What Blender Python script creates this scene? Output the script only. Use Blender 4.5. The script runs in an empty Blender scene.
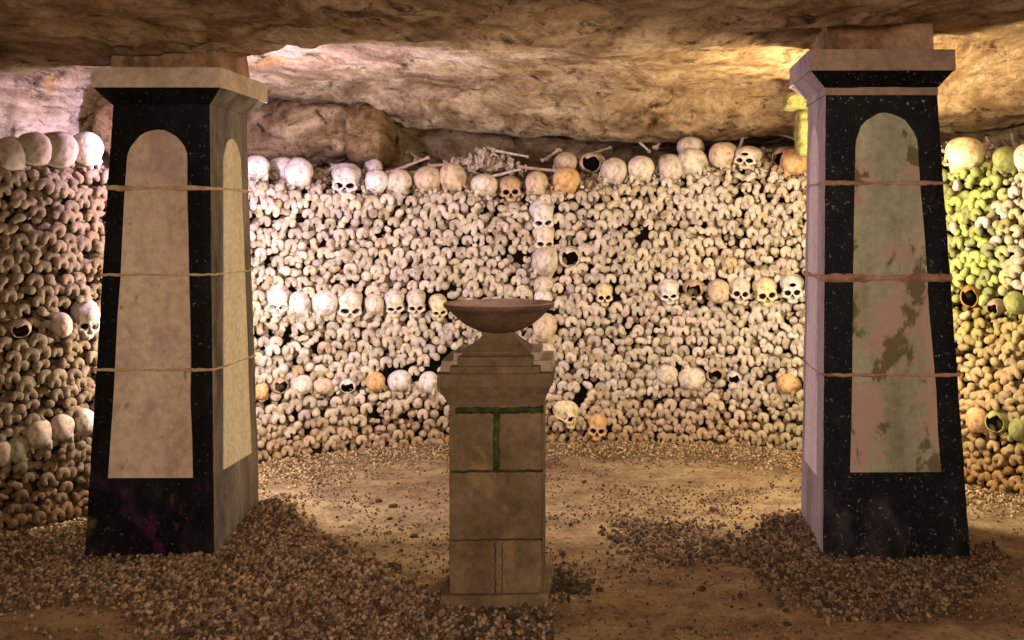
import bpy, bmesh, math, random
import numpy as np
from mathutils import Vector, Matrix, Euler

random.seed(11)
rng = np.random.default_rng(11)
SC = bpy.context.scene
COL = SC.collection

# ------------------------------------------------------------------ camera
EYE, FPX, CX, CY = 1.35, 1080.0, 630.0, 225.0
cam = bpy.data.cameras.new('camera')
camo = bpy.data.objects.new('camera', cam)
COL.objects.link(camo)
cam.sensor_width = 36.0
cam.lens = 36.0 * FPX / 1024
cam.shift_x = (512 - CX) / 1024
cam.shift_y = (CY - 320) / 1024
cam.clip_start = 0.05
camo.location = (0, 0, EYE)
camo.rotation_euler = (math.pi / 2, 0, 0)
SC.camera = camo

# ------------------------------------------------------------------ world, light, exposure
SC.view_settings.view_transform = 'Standard'
SC.view_settings.look = 'None'
SC.view_settings.gamma = 1.0
SC.view_settings.exposure = 0.0
SC.view_settings.use_curve_mapping = False
W = bpy.data.worlds.new('world')
SC.world = W
W.use_nodes = True
W.node_tree.nodes['Background'].inputs[0].default_value = (1.0, 0.80, 0.62, 1)
W.node_tree.nodes['Background'].inputs[1].default_value = 0.22


def lamp(name, kind, loc, power, color, size=0.05, aim=None, angle=None, blend=0.6):
    l = bpy.data.lights.new(name, kind)
    l.energy = power
    l.color = color
    if kind == 'AREA':
        l.size = size
    else:
        l.shadow_soft_size = size
    if angle:
        l.spot_size = math.radians(angle)
        l.spot_blend = blend
    o = bpy.data.objects.new(name, l)
    COL.objects.link(o)
    o.location = loc
    if aim:
        d = Vector(aim) - Vector(loc)
        o.rotation_euler = d.to_track_quat('-Z', 'Y').to_euler()
    return o


# floodlights standing behind the two pillars, and an added front fill behind the camera
lamp('left_flood', 'POINT', (-1.95, 5.07, 0.85), 60, (1.0, 0.93, 0.85), 0.035)
lamp('left_uplight', 'POINT', (-1.965, 4.938, 1.77), 85, (0.76, 0.60, 1.0), 0.025)
lamp('right_flood', 'POINT', (1.05, 5.16, 0.9), 56, (1.0, 0.87, 0.66), 0.08)
lamp('right_uplight', 'POINT', (1.02, 5.12, 1.68), 62, (1.0, 0.82, 0.54), 0.05)  # second lamp added here to brighten the rear ceiling
lamp('front_fill', 'AREA', (0.3, -0.6, 1.8), 140, (1.0, 0.82, 0.66), 0.7, aim=(-0.3, 4.6, 0.9))

# ------------------------------------------------------------------ small helpers


def lin(c):
    c = c / 255.0
    return c / 12.92 if c <= 0.04045 else ((c + 0.055) / 1.055) ** 2.4


def rgb(r, g, b):
    return (lin(r), lin(g), lin(b), 1.0)


def tag(o, label=None, cat=None, group=None, kind=None):
    if label:
        o['label'] = label
    if cat:
        o['category'] = cat
    if group:
        o['group'] = group
    if kind:
        o['kind'] = kind
    return o


def at(px, py, d):
    return Vector(((px - CX) / FPX * d, d, EYE - (py - CY) / FPX * d))


def mesh_np(name, V, F, mats, smooth=True, colors=None, matidx=None):
    V = np.asarray(V, dtype=np.float32)
    me = bpy.data.meshes.new(name)
    if isinstance(F, np.ndarray):
        k = F.shape[1]
        me.vertices.add(len(V))
        me.vertices.foreach_set('co', V.ravel())
        me.loops.add(F.size)
        me.loops.foreach_set('vertex_index', F.ravel().astype(np.int32))
        me.polygons.add(len(F))
        me.polygons.foreach_set('loop_start', (np.arange(len(F)) * k).astype(np.int32))
        me.polygons.foreach_set('loop_total', np.full(len(F), k, dtype=np.int32))
        me.update(calc_edges=True)
    else:
        me.from_pydata([tuple(v) for v in V], [], F)
    if smooth:
        me.polygons.foreach_set('use_smooth', np.ones(len(me.polygons), dtype=bool))
    if colors is not None:
        a = me.color_attributes.new('tint', 'FLOAT_COLOR', 'POINT')
        c = np.ones((len(V), 4), dtype=np.float32)
        c[:, :3] = colors
        a.data.foreach_set('color', c.ravel())
    for m in (mats if isinstance(mats, (list, tuple)) else [mats]):
        me.materials.append(m)
    if matidx is not None:
        me.polygons.foreach_set('material_index', np.asarray(matidx, dtype=np.int32))
    me.validate()
    return me


def link(name, me, parent=None, loc=None):
    o = bpy.data.objects.new(name, me)
    COL.objects.link(o)
    if parent:
        o.parent = parent
    if loc is not None:
        o.location = loc
    return o


def empty(name, loc=(0, 0, 0), rz=0):
    o = bpy.data.objects.new(name, None)
    COL.objects.link(o)
    o.location = loc
    o.rotation_euler = (0, 0, rz)
    o.empty_display_size = 0.1
    return o


# value noise on numpy arrays
def _hash(i, j, k, s):
    h = (i * 374761393 + j * 668265263 + k * 2147483647 + s * 974634777) & 0xFFFFFFFF
    h = ((h ^ (h >> 13)) * 1274126177) & 0xFFFFFFFF
    h = ((h ^ (h >> 16)) * 2246822519) & 0xFFFFFFFF
    return ((h ^ (h >> 15)) & 0xFFFFFF) / float(0xFFFFFF)


def vnoise(x, y, z, s=0):
    xi, yi, zi = np.floor(x).astype(np.int64), np.floor(y).astype(np.int64), np.floor(z).astype(np.int64)
    fx, fy, fz = x - xi, y - yi, z - zi
    fx, fy, fz = [f * f * f * (f * (f * 6 - 15) + 10) for f in (fx, fy, fz)]
    r = 0
    for a in (0, 1):
        for b in (0, 1):
            for c in (0, 1):
                w = (fx if a else 1 - fx) * (fy if b else 1 - fy) * (fz if c else 1 - fz)
                r = r + w * _hash(xi + a, yi + b, zi + c, s)
    return r * 2 - 1


def fbm(x, y, z, oct=4, s=0):
    r, a, t = 0, 1.0, 0
    for o in range(oct):
        r = r + a * vnoise(x, y, z, s + o)
        t += a
        a *= 0.5
        x, y, z = x * 2.03, y * 2.03, z * 2.03
    return r / t


def sstep(a, b, x):
    t = np.clip((x - a) / (b - a), 0, 1)
    return t * t * (3 - 2 * t)


# ------------------------------------------------------------------ materials
class NT:
    def __init__(self, name):
        self.m = bpy.data.materials.new(name)
        self.m.use_nodes = True
        self.t = self.m.node_tree
        self.b = self.t.nodes['Principled BSDF']
        self.b.inputs['Specular IOR Level'].default_value = 0.12
        self.b.inputs['Roughness'].default_value = 0.85
        self.co = self.t.nodes.new('ShaderNodeTexCoord').outputs['Object']

    def n(self, typ, **kw):
        x = self.t.nodes.new(typ)
        for k, v in kw.items():
            setattr(x, k, v)
        return x

    def l(self, a, b):
        self.t.links.new(a, b)

    def mapping(self, scale=(1, 1, 1), loc=(0, 0, 0), src=None):
        x = self.n('ShaderNodeMapping')
        x.inputs['Scale'].default_value = scale
        x.inputs['Location'].default_value = loc
        self.l(src or self.co, x.inputs['Vector'])
        return x.outputs[0]

    def noise(self, scale, detail=6, rough=0.6, vec=None, dist=0.0):
        x = self.n('ShaderNodeTexNoise')
        x.inputs['Scale'].default_value = scale
        x.inputs['Detail'].default_value = detail
        x.inputs['Roughness'].default_value = rough
        x.inputs['Distortion'].default_value = dist
        self.l(vec or self.co, x.inputs['Vector'])
        return x.outputs[0]

    def ramp(self, fac, stops, interp='LINEAR'):
        x = self.n('ShaderNodeValToRGB')
        x.color_ramp.interpolation = interp
        e = x.color_ramp.elements
        while len(e) < len(stops):
            e.new(0.5)
        for el, (p, c) in zip(e, stops):
            el.position = p
            el.color = c if len(c) == 4 else (*c, 1)
        self.l(fac, x.inputs[0])
        return x.outputs[0]

    def mix(self, fac, a, b, mode='MIX'):
        x = self.n('ShaderNodeMix', data_type='RGBA', blend_type=mode)
        for s, v in ((0, fac), (6, a), (7, b)):
            if hasattr(v, 'is_linked'):
                self.l(v, x.inputs[s])
            elif s == 0:
                x.inputs[0].default_value = v
            else:
                x.inputs[s].default_value = v
        return x.outputs[2]

    def math(self, op, a, b=0.0):
        x = self.n('ShaderNodeMath', operation=op)
        for i, v in enumerate((a, b)):
            if hasattr(v, 'is_linked'):
                self.l(v, x.inputs[i])
            else:
                x.inputs[i].default_value = v
        return x.outputs[0]

    def attr(self, name='tint'):
        return self.n('ShaderNodeAttribute', attribute_name=name).outputs['Color']

    def bump(self, h, strength=0.5, dist=0.01, prev=None):
        x = self.n('ShaderNodeBump')
        x.inputs['Strength'].default_value = strength
        x.inputs['Distance'].default_value = dist
        self.l(h, x.inputs['Height'])
        if prev:
            self.l(prev, x.inputs['Normal'])
        return x.outputs[0]

    def done(self, color, bump=None, rough=None):
        if hasattr(color, 'is_linked'):
            self.l(color, self.b.inputs['Base Color'])
        else:
            self.b.inputs['Base Color'].default_value = color
        if bump:
            self.l(bump, self.b.inputs['Normal'])
        if rough is not None:
            self.b.inputs['Roughness'].default_value = rough
        return self.m


G1 = (1, 1, 1, 1)


def g(v):
    return (v, v, v, 1)


def mat_bone(name, attr):
    q = NT(name)
    base = q.attr() if attr else q.n('ShaderNodeObjectInfo').outputs['Color']
    n1 = q.noise(28, 5, 0.6)
    n2 = q.noise(9, 3, 0.5)
    c = q.mix(1.0, base, q.ramp(n1, [(0.34, (0.52, 0.42, 0.32, 1)), (0.50, (0.95, 0.92, 0.88, 1)), (0.70, (1.10, 1.08, 1.05, 1))]), 'MULTIPLY')
    c = q.mix(q.ramp(n2, [(0.56, g(0)), (0.75, g(0.45))]), c, q.mix(1.0, base, (0.62, 0.47, 0.30, 1), 'MULTIPLY'))
    if not attr:
        vo = q.n('ShaderNodeTexVoronoi', feature='DISTANCE_TO_EDGE')
        vo.inputs['Scale'].default_value = 9
        q.l(q.co, vo.inputs['Vector'])
        c = q.mix(q.ramp(vo.outputs['Distance'], [(0.0, g(0.30)), (0.03, g(0))]), c, (0.16, 0.11, 0.07, 1))
    b = q.bump(n1, 0.5, 0.006)
    return q.done(c, q.bump(q.noise(120, 4, 0.7), 0.6, 0.004, b), 0.72)


M_BONE = mat_bone('bone', False)
M_BONES = mat_bone('stacked_bone', True)


def mat_gravel():
    q = NT('gravel_stone')
    c = q.mix(1.0, q.attr(), q.ramp(q.noise(60, 3), [(0.3, g(0.6)), (0.7, g(1.1))]), 'MULTIPLY')
    return q.done(c, q.bump(q.noise(150, 3), 0.4, 0.003), 0.9)


M_GRAVEL = mat_gravel()


def mat_floor():
    q = NT('sandy_earth')
    n1, n2, n3 = q.noise(1.3, 6, 0.62), q.noise(5, 8, 0.72), q.noise(42, 6, 0.8)
    c = q.ramp(n1, [(0.28, rgb(140, 110, 78)), (0.5, rgb(186, 158, 114)), (0.72, rgb(204, 182, 134))])
    c = q.mix(q.ramp(n2, [(0.44, g(0)), (0.60, g(0.7))]), c, rgb(116, 88, 66))
    c = q.mix(q.ramp(n3, [(0.53, g(0)), (0.62, g(0.8))]), c, rgb(76, 57, 43))
    c = q.mix(q.ramp(q.noise(16, 6, 0.75), [(0.55, g(0)), (0.70, g(0.6))]), c, rgb(196, 170, 128))
    c = q.mix(1.0, c, q.attr(), 'MULTIPLY')
    b = q.bump(q.noise(14, 8, 0.75), 1.0, 0.04)
    b = q.bump(n3, 0.9, 0.012, b)
    return q.done(c, b, 0.95)


M_FLOOR = mat_floor()


def mat_rock(name='cave_rock'):
    q = NT(name)
    v = q.mapping((1.5, 0.85, 2.4))
    n1 = q.noise(2.0, 10, 0.68, v, 1.2)
    n2 = q.noise(4.2, 10, 0.74, q.mapping((1.7, 0.9, 2.6), (3, 1, 2)), 0.8)
    n3 = q.noise(1.3, 4, 0.6, q.mapping((0.7, 1.6, 2), (7, 2, 1)))
    n4 = q.noise(24, 6, 0.75, q.mapping((1.3, 0.6, 1.3)))
    c = q.ramp(n1, [(0.30, rgb(96, 74, 54)), (0.43, rgb(150, 126, 98)), (0.54, rgb(190, 168, 138)), (0.70, rgb(214, 198, 172))])
    c = q.mix(q.ramp(n2, [(0.36, g(0.95)), (0.46, g(0))]), c, rgb(52, 38, 28))
    c = q.mix(q.ramp(n3, [(0.58, g(0)), (0.70, g(0.6))]), c, rgb(196, 152, 78))
    c = q.mix(1.0, c, q.ramp(n4, [(0.32, g(0.55)), (0.52, g(1.0)), (0.7, g(1.12))]), 'MULTIPLY')
    c = q.mix(1.0, c, q.attr(), 'MULTIPLY')
    b = q.bump(n1, 0.9, 0.10)
    b = q.bump(n2, 0.9, 0.06, b)
    b = q.bump(n4, 0.8, 0.02, b)
    b = q.bump(q.noise(70, 5, 0.75, q.mapping((1.2, 0.6, 1.2))), 0.8, 0.012, b)
    return q.done(c, b, 0.9)


M_ROCK = mat_rock()


def mat_stone(name, cols, sc=5.0, spot=None, bump=0.4, streak=False, rough=0.85, specks=None):
    q = NT(name)
    v = q.mapping((1, 1, 0.25)) if streak else q.co
    n1, n2 = q.noise(sc, 7, 0.65, v), q.noise(sc * 9, 5, 0.7)
    c = q.ramp(n1, [(0.3, cols[0]), (0.5, cols[1]), (0.7, cols[2])])
    c = q.mix(1.0, c, q.ramp(n2, [(0.3, g(0.72)), (0.6, g(1.06))]), 'MULTIPLY')
    for sp in spot or ():
        scale, lo, hi, col, amt, loc = sp[:6]
        f = q.ramp(q.noise(scale, 6, 0.62, q.mapping((1, 1, 0.6), loc), 0.4), [(lo, g(0)), (hi, g(amt))])
        if len(sp) > 6:                                   # a stain that keeps to the foot of the stone
            sep = q.n('ShaderNodeSeparateXYZ')
            q.l(q.co, sep.inputs[0])
            f = q.math('MULTIPLY', f, q.ramp(sep.outputs[2], [(sp[6] * 0.6, g(1)), (sp[6], g(0))]))
        c = q.mix(f, c, col)
    if specks:
        c = q.mix(q.ramp(q.noise(specks[0], 4, 0.8), [(specks[1], g(0)), (specks[1] + 0.05, g(0.9))]), c, specks[2])
    b = q.bump(q.noise(sc * 6, 7, 0.7), bump, 0.012)
    b = q.bump(q.noise(140, 3, 0.7), 0.25, 0.003, b)
    return q.done(c, b, rough)


BLK = (rgb(4, 4, 4), rgb(9, 8, 8), rgb(26, 24, 23))
M_BLACK_L = mat_stone('black_paint_stained', BLK, 4, [(4.2, 0.50, 0.66, rgb(84, 38, 66), 0.75, (1.3, 0, 3), 0.36), (5, 0.58, 0.66, rgb(110, 88, 46), 0.8, (5, 2, 0), 0.30), (9, 0.58, 0.75, rgb(46, 42, 38), 0.7, (2, 2, 2))], 0.3, rough=0.6, specks=(60, 0.625, rgb(112, 102, 92)))
M_BLACK_R = mat_stone('black_paint_speckled', BLK, 4, [(4.2, 0.54, 0.70, rgb(66, 56, 58), 0.8, (3, 1, 1), 0.36), (9, 0.58, 0.75, rgb(44, 42, 42), 0.7, (2, 2, 2))], 0.3, rough=0.6, specks=(52, 0.615, rgb(140, 130, 116)))
M_WORN = mat_stone('worn_grey_paint', (rgb(62, 54, 47), rgb(112, 100, 88), rgb(146, 132, 114)), 7, [(9, 0.56, 0.68, rgb(62, 64, 46), 0.6, (0, 0, 0))], 0.6, True)
M_WORN_R = mat_stone('worn_mauve_stone', (rgb(110, 96, 96), rgb(150, 134, 134), rgb(170, 152, 148)), 7, None, 0.5, True)
M_PANEL_L = mat_stone('pinkish_plaster', (rgb(160, 130, 110), rgb(200, 170, 144), rgb(212, 186, 158)), 3.2, [(5, 0.50, 0.68, rgb(158, 126, 124), 0.7, (0, 0, 0)), (7, 0.58, 0.68, rgb(148, 136, 106), 0.6, (4, 4, 0)), (15, 0.62, 0.68, rgb(96, 84, 64), 0.7, (2, 2, 2))], 0.3, True, specks=(45, 0.70, rgb(88, 68, 52)))
M_PANEL_LS = mat_stone('cream_plaster', (rgb(176, 156, 122), rgb(208, 192, 160), rgb(220, 206, 178)), 5, None, 0.35, True, specks=(50, 0.71, rgb(120, 96, 66)))
M_PANEL_R = mat_stone('mossy_plaster', (rgb(120, 114, 92), rgb(158, 152, 126), rgb(176, 168, 142)), 3.4, [(4.2, 0.50, 0.57, rgb(172, 138, 122), 0.9, (0.4, 0, 0.2)), (8, 0.57, 0.62, rgb(96, 86, 54), 0.9, (3, 3, 0))], 0.35, True, specks=(55, 0.70, rgb(86, 78, 52)))
M_PANEL_RS = mat_stone('mauve_plaster', (rgb(170, 150, 150), rgb(196, 178, 176), rgb(206, 190, 186)), 5, None, 0.3, True)
M_SLAB_L = mat_stone('beige_capital_stone', (rgb(146, 126, 104), rgb(180, 158, 134), rgb(194, 174, 150)), 4, [(6, 0.6, 0.66, rgb(150, 120, 106), 0.7, (0, 0, 0))], 0.3)
M_SLAB_R = mat_stone('brown_capital_stone', (rgb(116, 94, 76), rgb(146, 120, 100), rgb(160, 134, 114)), 4, [(4, 0.55, 0.7, rgb(122, 110, 98), 0.7, (0, 0, 0))], 0.3)
M_NECK = mat_stone('rough_neck_stone', (rgb(92, 66, 46), rgb(150, 112, 82), rgb(172, 138, 106)), 6, [(5, 0.56, 0.66, rgb(64, 58, 34), 0.7, (0, 0, 0))], 0.8)
M_MORTAR = mat_stone('tan_mortar', (rgb(160, 122, 86), rgb(200, 164, 124), rgb(216, 186, 148)), 9, None, 0.8)
M_MORTAR_R = mat_stone('reddish_mortar', (rgb(128, 86, 70), rgb(172, 126, 106), rgb(190, 154, 132)), 9, None, 0.8)
M_PED = mat_stone('brown_limestone', (rgb(76, 60, 44), rgb(106, 86, 62), rgb(126, 104, 78)), 5, [(7, 0.58, 0.72, rgb(168, 134, 84), 0.5, (0, 0, 0))], 0.35, specks=(48, 0.71, rgb(74, 56, 40)))
M_PEDTOP = mat_stone('weathered_grey_limestone', (rgb(130, 110, 92), rgb(160, 140, 120), rgb(176, 158, 138)), 6, None, 0.4)
M_BOWL = mat_stone('dark_bowl_stone', (rgb(78, 58, 46), rgb(106, 80, 64), rgb(124, 98, 80)), 6, None, 0.3, rough=0.7)
M_RIM = mat_stone('pinkish_rim_stone', (rgb(150, 122, 110), rgb(190, 162, 150), rgb(206, 180, 168)), 9, None, 0.3)
M_MOSS = mat_stone('dark_green_moss', (rgb(36, 40, 22), rgb(58, 64, 34), rgb(96, 92, 52)), 22, None, 0.9)
M_MOSSY = mat_stone('mossy_stone', (rgb(120, 112, 58), rgb(160, 152, 88), rgb(190, 176, 120)), 8, [(7, 0.5, 0.62, rgb(110, 118, 52), 0.8, (0, 0, 0))], 0.8)
M_LINE = mat_stone('dark_stone_joint', (rgb(46, 36, 26), rgb(62, 48, 34), rgb(80, 62, 44)), 12, None, 0.5)
M_EARTH_SHADE = mat_stone('packed_earth_and_shade', (rgb(30, 23, 18), rgb(44, 34, 26), rgb(62, 48, 36)), 12, None, 0.9)  # packed earth; inside the skulls it paints in stain and shade

M_CLOD = mat_stone('dark_clod', (rgb(60, 46, 36), rgb(84, 66, 50), rgb(110, 88, 68)), 14, None, 0.9)

# ------------------------------------------------------------------ the line of the bone wall (plan view)
CTRL = np.array([(-3.45, 3.85), (-3.2, 4.1), (-2.95, 4.38), (-2.70, 4.63), (-2.475, 4.90), (-2.33, 5.28), (-2.22, 5.72), (-2.06, 6.06),
                 (-1.70, 6.32), (-1.156, 6.54), (-0.426, 6.62), (0.426, 6.57), (1.01, 6.33), (1.42, 5.88), (1.70, 5.52), (1.96, 5.27), (2.3, 5.02), (2.7, 4.75)])


def catmull(P, n=24):
    out = []
    for i in range(1, len(P) - 2):
        p0, p1, p2, p3 = P[i - 1:i + 3]
        for t in np.linspace(0, 1, n, endpoint=False):
            out.append(0.5 * ((2 * p1) + (p2 - p0) * t + (2 * p0 - 5 * p1 + 4 * p2 - p3) * t ** 2 + (3 * p1 - p0 - 3 * p2 + p3) * t ** 3))
    out.append(P[-2])
    return np.array(out)


PATH = catmull(CTRL)
SEG = np.linalg.norm(np.diff(PATH, axis=0), axis=1)
SLEN = np.concatenate([[0], np.cumsum(SEG)])
TOTAL = SLEN[-1]
TAN = np.gradient(PATH, axis=0)
TAN /= np.linalg.norm(TAN, axis=1)[:, None]
NRM = np.stack([TAN[:, 1], -TAN[:, 0]], 1)          # points into the chamber
PPX = CX + FPX * PATH[:, 0] / PATH[:, 1]


def on_path(s, off=0.0):
    x = np.interp(s, SLEN, PATH[:, 0])
    y = np.interp(s, SLEN, PATH[:, 1])
    nx = np.interp(s, SLEN, NRM[:, 0])
    ny = np.interp(s, SLEN, NRM[:, 1])
    l = np.hypot(nx, ny)
    nx, ny = nx / l, ny / l
    return x + nx * off, y + ny * off, nx, ny


def s_of_px(px):
    return np.interp(px, PPX, SLEN)


def wall_at(px, py):
    s = s_of_px(px)
    x, y, nx, ny = on_path(s)
    return float(s), float(EYE - (py - CY) / FPX * y), float(y)


# height of the stacked bones along the wall
TOPPX = [(-200, 170), (0, 168), (50, 169), (100, 166), (250, 177), (290, 184), (346, 189), (400, 193), (454, 191), (483, 197), (510, 199), (540, 194),
         (565, 193), (590, 188), (613, 183), (640, 180), (670, 178), (694, 175), (724, 167), (750, 169), (794, 175), (940, 166), (965, 166), (1000, 171), (1024, 171), (1200, 165)]
TS = np.array([wall_at(a, b)[0] for a, b in TOPPX])
TZ = np.array([wall_at(a, b)[1] for a, b in TOPPX])


def top_z(s):
    return np.interp(s, TS, TZ)


def signed_dist(x, y):
    """distance beyond the wall line (positive outside the chamber) and arc position"""
    sh = x.shape
    P = np.stack([x.ravel(), y.ravel()], 1)
    sub = PATH[::4]
    nsub = NRM[::4]
    ssub = SLEN[::4]
    best = np.full(len(P), 1e9)
    idx = np.zeros(len(P), dtype=int)
    for i, p in enumerate(sub):
        d = (P[:, 0] - p[0]) ** 2 + (P[:, 1] - p[1]) ** 2
        m = d < best
        best[m] = d[m]
        idx[m] = i
    v = P - sub[idx]
    sd = -(v * nsub[idx]).sum(1)
    d = np.sqrt(best) * np.sign(sd)
    return d.reshape(sh), ssub[idx].reshape(sh)


# ------------------------------------------------------------------ structure: floor, ceiling, rock walls
def grid(x0, x1, y0, y1, st):
    xs = np.arange(x0, x1 + st * 0.5, st)
    ys = np.arange(y0, y1 + st * 0.5, st)
    X, Y = np.meshgrid(xs, ys)
    nx, ny = len(xs), len(ys)
    i = np.arange(nx * ny).reshape(ny, nx)
    F = np.stack([i[:-1, :-1].ravel(), i[:-1, 1:].ravel(), i[1:, 1:].ravel(), i[1:, :-1].ravel()], 1)
    return X, Y, F


def bump2(x, y, cx, cy, a, sx, sy):
    return a * np.exp(-((x - cx) / sx) ** 2 - ((y - cy) / sy) ** 2)


def ground(x, y):
    z = 0.012 * fbm(x * 2.2, y * 2.2, x * 0, 4, 5) + 0.006 * fbm(x * 11, y * 11, x * 0, 3, 9)
    z = z + bump2(x, y, -1.60, 4.92, 0.09, 0.17, 0.30)
    z = z + bump2(x, y, -1.3, 4.35, 0.025, 0.3, 0.25)
    z = z - bump2(x, y, 1.08, 4.40, 0.012, 0.5, 0.12) - bump2(x, y, -1.95, 4.40, 0.012, 0.5, 0.12)
    z = z + bump2(x, y, 0.70, 4.75, 0.03, 0.2, 0.3)
    z = z + bump2(x, y, -0.46, 3.62, 0.02, 0.25, 0.15)
    z = z + bump2(x, y, -0.22, 3.85, 0.035, 0.10, 0.13)
    z = z + bump2(x, y, -0.70, 3.80, 0.02, 0.10, 0.16)
    return z


X, Y, F = grid(-3.6, 3.0, 1.2, 7.0, 0.03)
Z = ground(X, Y)
sd, _ = signed_dist(X, Y)
Z = Z + 0.015 * sstep(-0.35, 0.0, sd)
front = 1 - sstep(3.7, 4.9, Y + 0.25 * fbm(X * 1.5, Y * 1.5, X * 0, 3, 2))
fc = np.ones((X.size, 3))
fr = front.ravel()[:, None]
fc = fc * (1 - fr) + fr * np.array([1.12, 0.99, 0.98])
o = link('floor', mesh_np('floor', np.stack([X.ravel(), Y.ravel(), Z.ravel()], 1), F, M_FLOOR, True, fc))
tag(o, kind='structure')


def ceil_z(x, y):
    sd, s = signed_dist(x, y)
    w = fbm(x * 1.1, y * 1.1, x * 0 + 3.1, 3, 21)
    z = 2.06 + 0.036 * (x + 2.0)
    lip = 4.95 + 0.10 * w - 0.5 * np.exp(-((x + 1.3) / 0.5) ** 2) + 0.1 * (x > 1.4)
    step = sstep(lip - 0.06, lip + 0.16, y)
    up = np.interp(x, [-3, -1.6, -0.8, 0.3, 2], [0.12, 0.12, 0.07, 0.01, 0.0])
    z = z + up * step
    amp = np.interp(s, [s_of_px(110), s_of_px(240), s_of_px(420), s_of_px(640), s_of_px(960), TOTAL], [0.0, 0.0, 0.20, 0.26, 0.27, 0.26])
    z = z - amp * sstep(-0.45, 0.45, sd)
    strat = fbm(x * 1.1, y * 2.2, x * 0 + 1.7, 5, 31)
    terr = np.round(strat * 5) / 5
    z = z + 0.03 * strat + 0.034 * terr + 0.022 * fbm(x * 6, y * 5, x * 0, 4, 44)
    return z, step, sd


X, Y, F = grid(-4.2, 3.6, 0.5, 8.2, 0.022)
Z, step, sd = ceil_z(X, Y)
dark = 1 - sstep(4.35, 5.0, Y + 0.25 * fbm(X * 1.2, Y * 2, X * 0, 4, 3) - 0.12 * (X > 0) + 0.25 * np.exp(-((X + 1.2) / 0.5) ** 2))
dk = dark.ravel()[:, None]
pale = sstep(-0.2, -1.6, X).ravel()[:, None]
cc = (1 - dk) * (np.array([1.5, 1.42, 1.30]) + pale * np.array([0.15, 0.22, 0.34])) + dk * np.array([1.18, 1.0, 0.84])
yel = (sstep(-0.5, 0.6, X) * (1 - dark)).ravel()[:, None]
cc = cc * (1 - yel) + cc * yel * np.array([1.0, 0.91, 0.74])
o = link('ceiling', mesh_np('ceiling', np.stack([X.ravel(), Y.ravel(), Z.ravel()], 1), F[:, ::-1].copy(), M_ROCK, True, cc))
tag(o, kind='structure')


def strip(name, s0, s1, off0, z0, z1, amp, mat, col, ns=140, nz=40, seed=1, topfn=None):
    S, T = np.meshgrid(np.linspace(s0, s1, ns), np.linspace(0, 1, nz))
    off = off0(S) if callable(off0) else np.full_like(S, off0)
    x, y, nx, ny = on_path(S)
    zt = topfn(S) if topfn else np.full_like(S, z1)
    z = z0 + (zt - z0) * T
    d = off + amp * fbm(S * 1.6, z * 2.6, S * 0 + seed, 4, seed) + amp * 0.5 * np.round(2.5 * fbm(S * 2.2, z * 4.5, S * 0 + 7, 3, seed + 5)) / 2.5
    V = np.stack([x + nx * d, y + ny * d, z], -1).reshape(-1, 3)
    i = np.arange(ns * nz).reshape(nz, ns)
    F = np.stack([i[:-1, :-1].ravel(), i[:-1, 1:].ravel(), i[1:, 1:].ravel(), i[1:, :-1].ravel()], 1)
    o = link(name, mesh_np(name, V, F, mat, True, np.tile(np.array(col), (len(V), 1))))
    tag(o, kind='structure')
    return o


SA, SB = float(s_of_px(232)), float(s_of_px(880))
strip('wall_left', 0, SA + 0.1, -0.55, 0, 2.5, 0.07, M_ROCK, (1.6, 1.62, 1.66), seed=3)
strip('wall_back', SA - 0.1, SB + 0.1, lambda s: -np.interp(s, [SA, s_of_px(300), s_of_px(500), s_of_px(700)], [0.55, 0.60, 0.75, 1.25]), 0, 2.5, 0.08, M_ROCK, (0.85, 0.78, 0.66), seed=8)
strip('wall_right', SB - 0.1, TOTAL, -1.2, 0, 2.5, 0.08, M_ROCK, (0.8, 0.75, 0.6), seed=14)
# packed earth core behind the stacked bones, closed on top by a sloping rubble bed
o = strip('trim_1', 0, TOTAL, -0.135, -0.05, 2, 0.012, M_EARTH_SHADE, (1, 1, 1), ns=220, nz=24, seed=22, topfn=lambda s: top_z(s) - 0.03)
S, T = np.meshgrid(np.linspace(0, TOTAL, 220), np.linspace(0, 1, 26))
x, y, nx, ny = on_path(S)
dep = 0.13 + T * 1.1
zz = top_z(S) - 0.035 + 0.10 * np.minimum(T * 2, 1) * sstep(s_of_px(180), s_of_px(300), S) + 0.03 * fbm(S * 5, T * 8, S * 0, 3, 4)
i = np.arange(S.size).reshape(S.shape)
F = np.stack([i[:-1, :-1].ravel(), i[:-1, 1:].ravel(), i[1:, 1:].ravel(), i[1:, :-1].ravel()], 1)
o = link('trim_2', mesh_np('trim_2', np.stack([(x - nx * dep).ravel(), (y - ny * dep).ravel(), zz.ravel()], 1), F, M_EARTH_SHADE))
tag(o, kind='structure')


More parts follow.
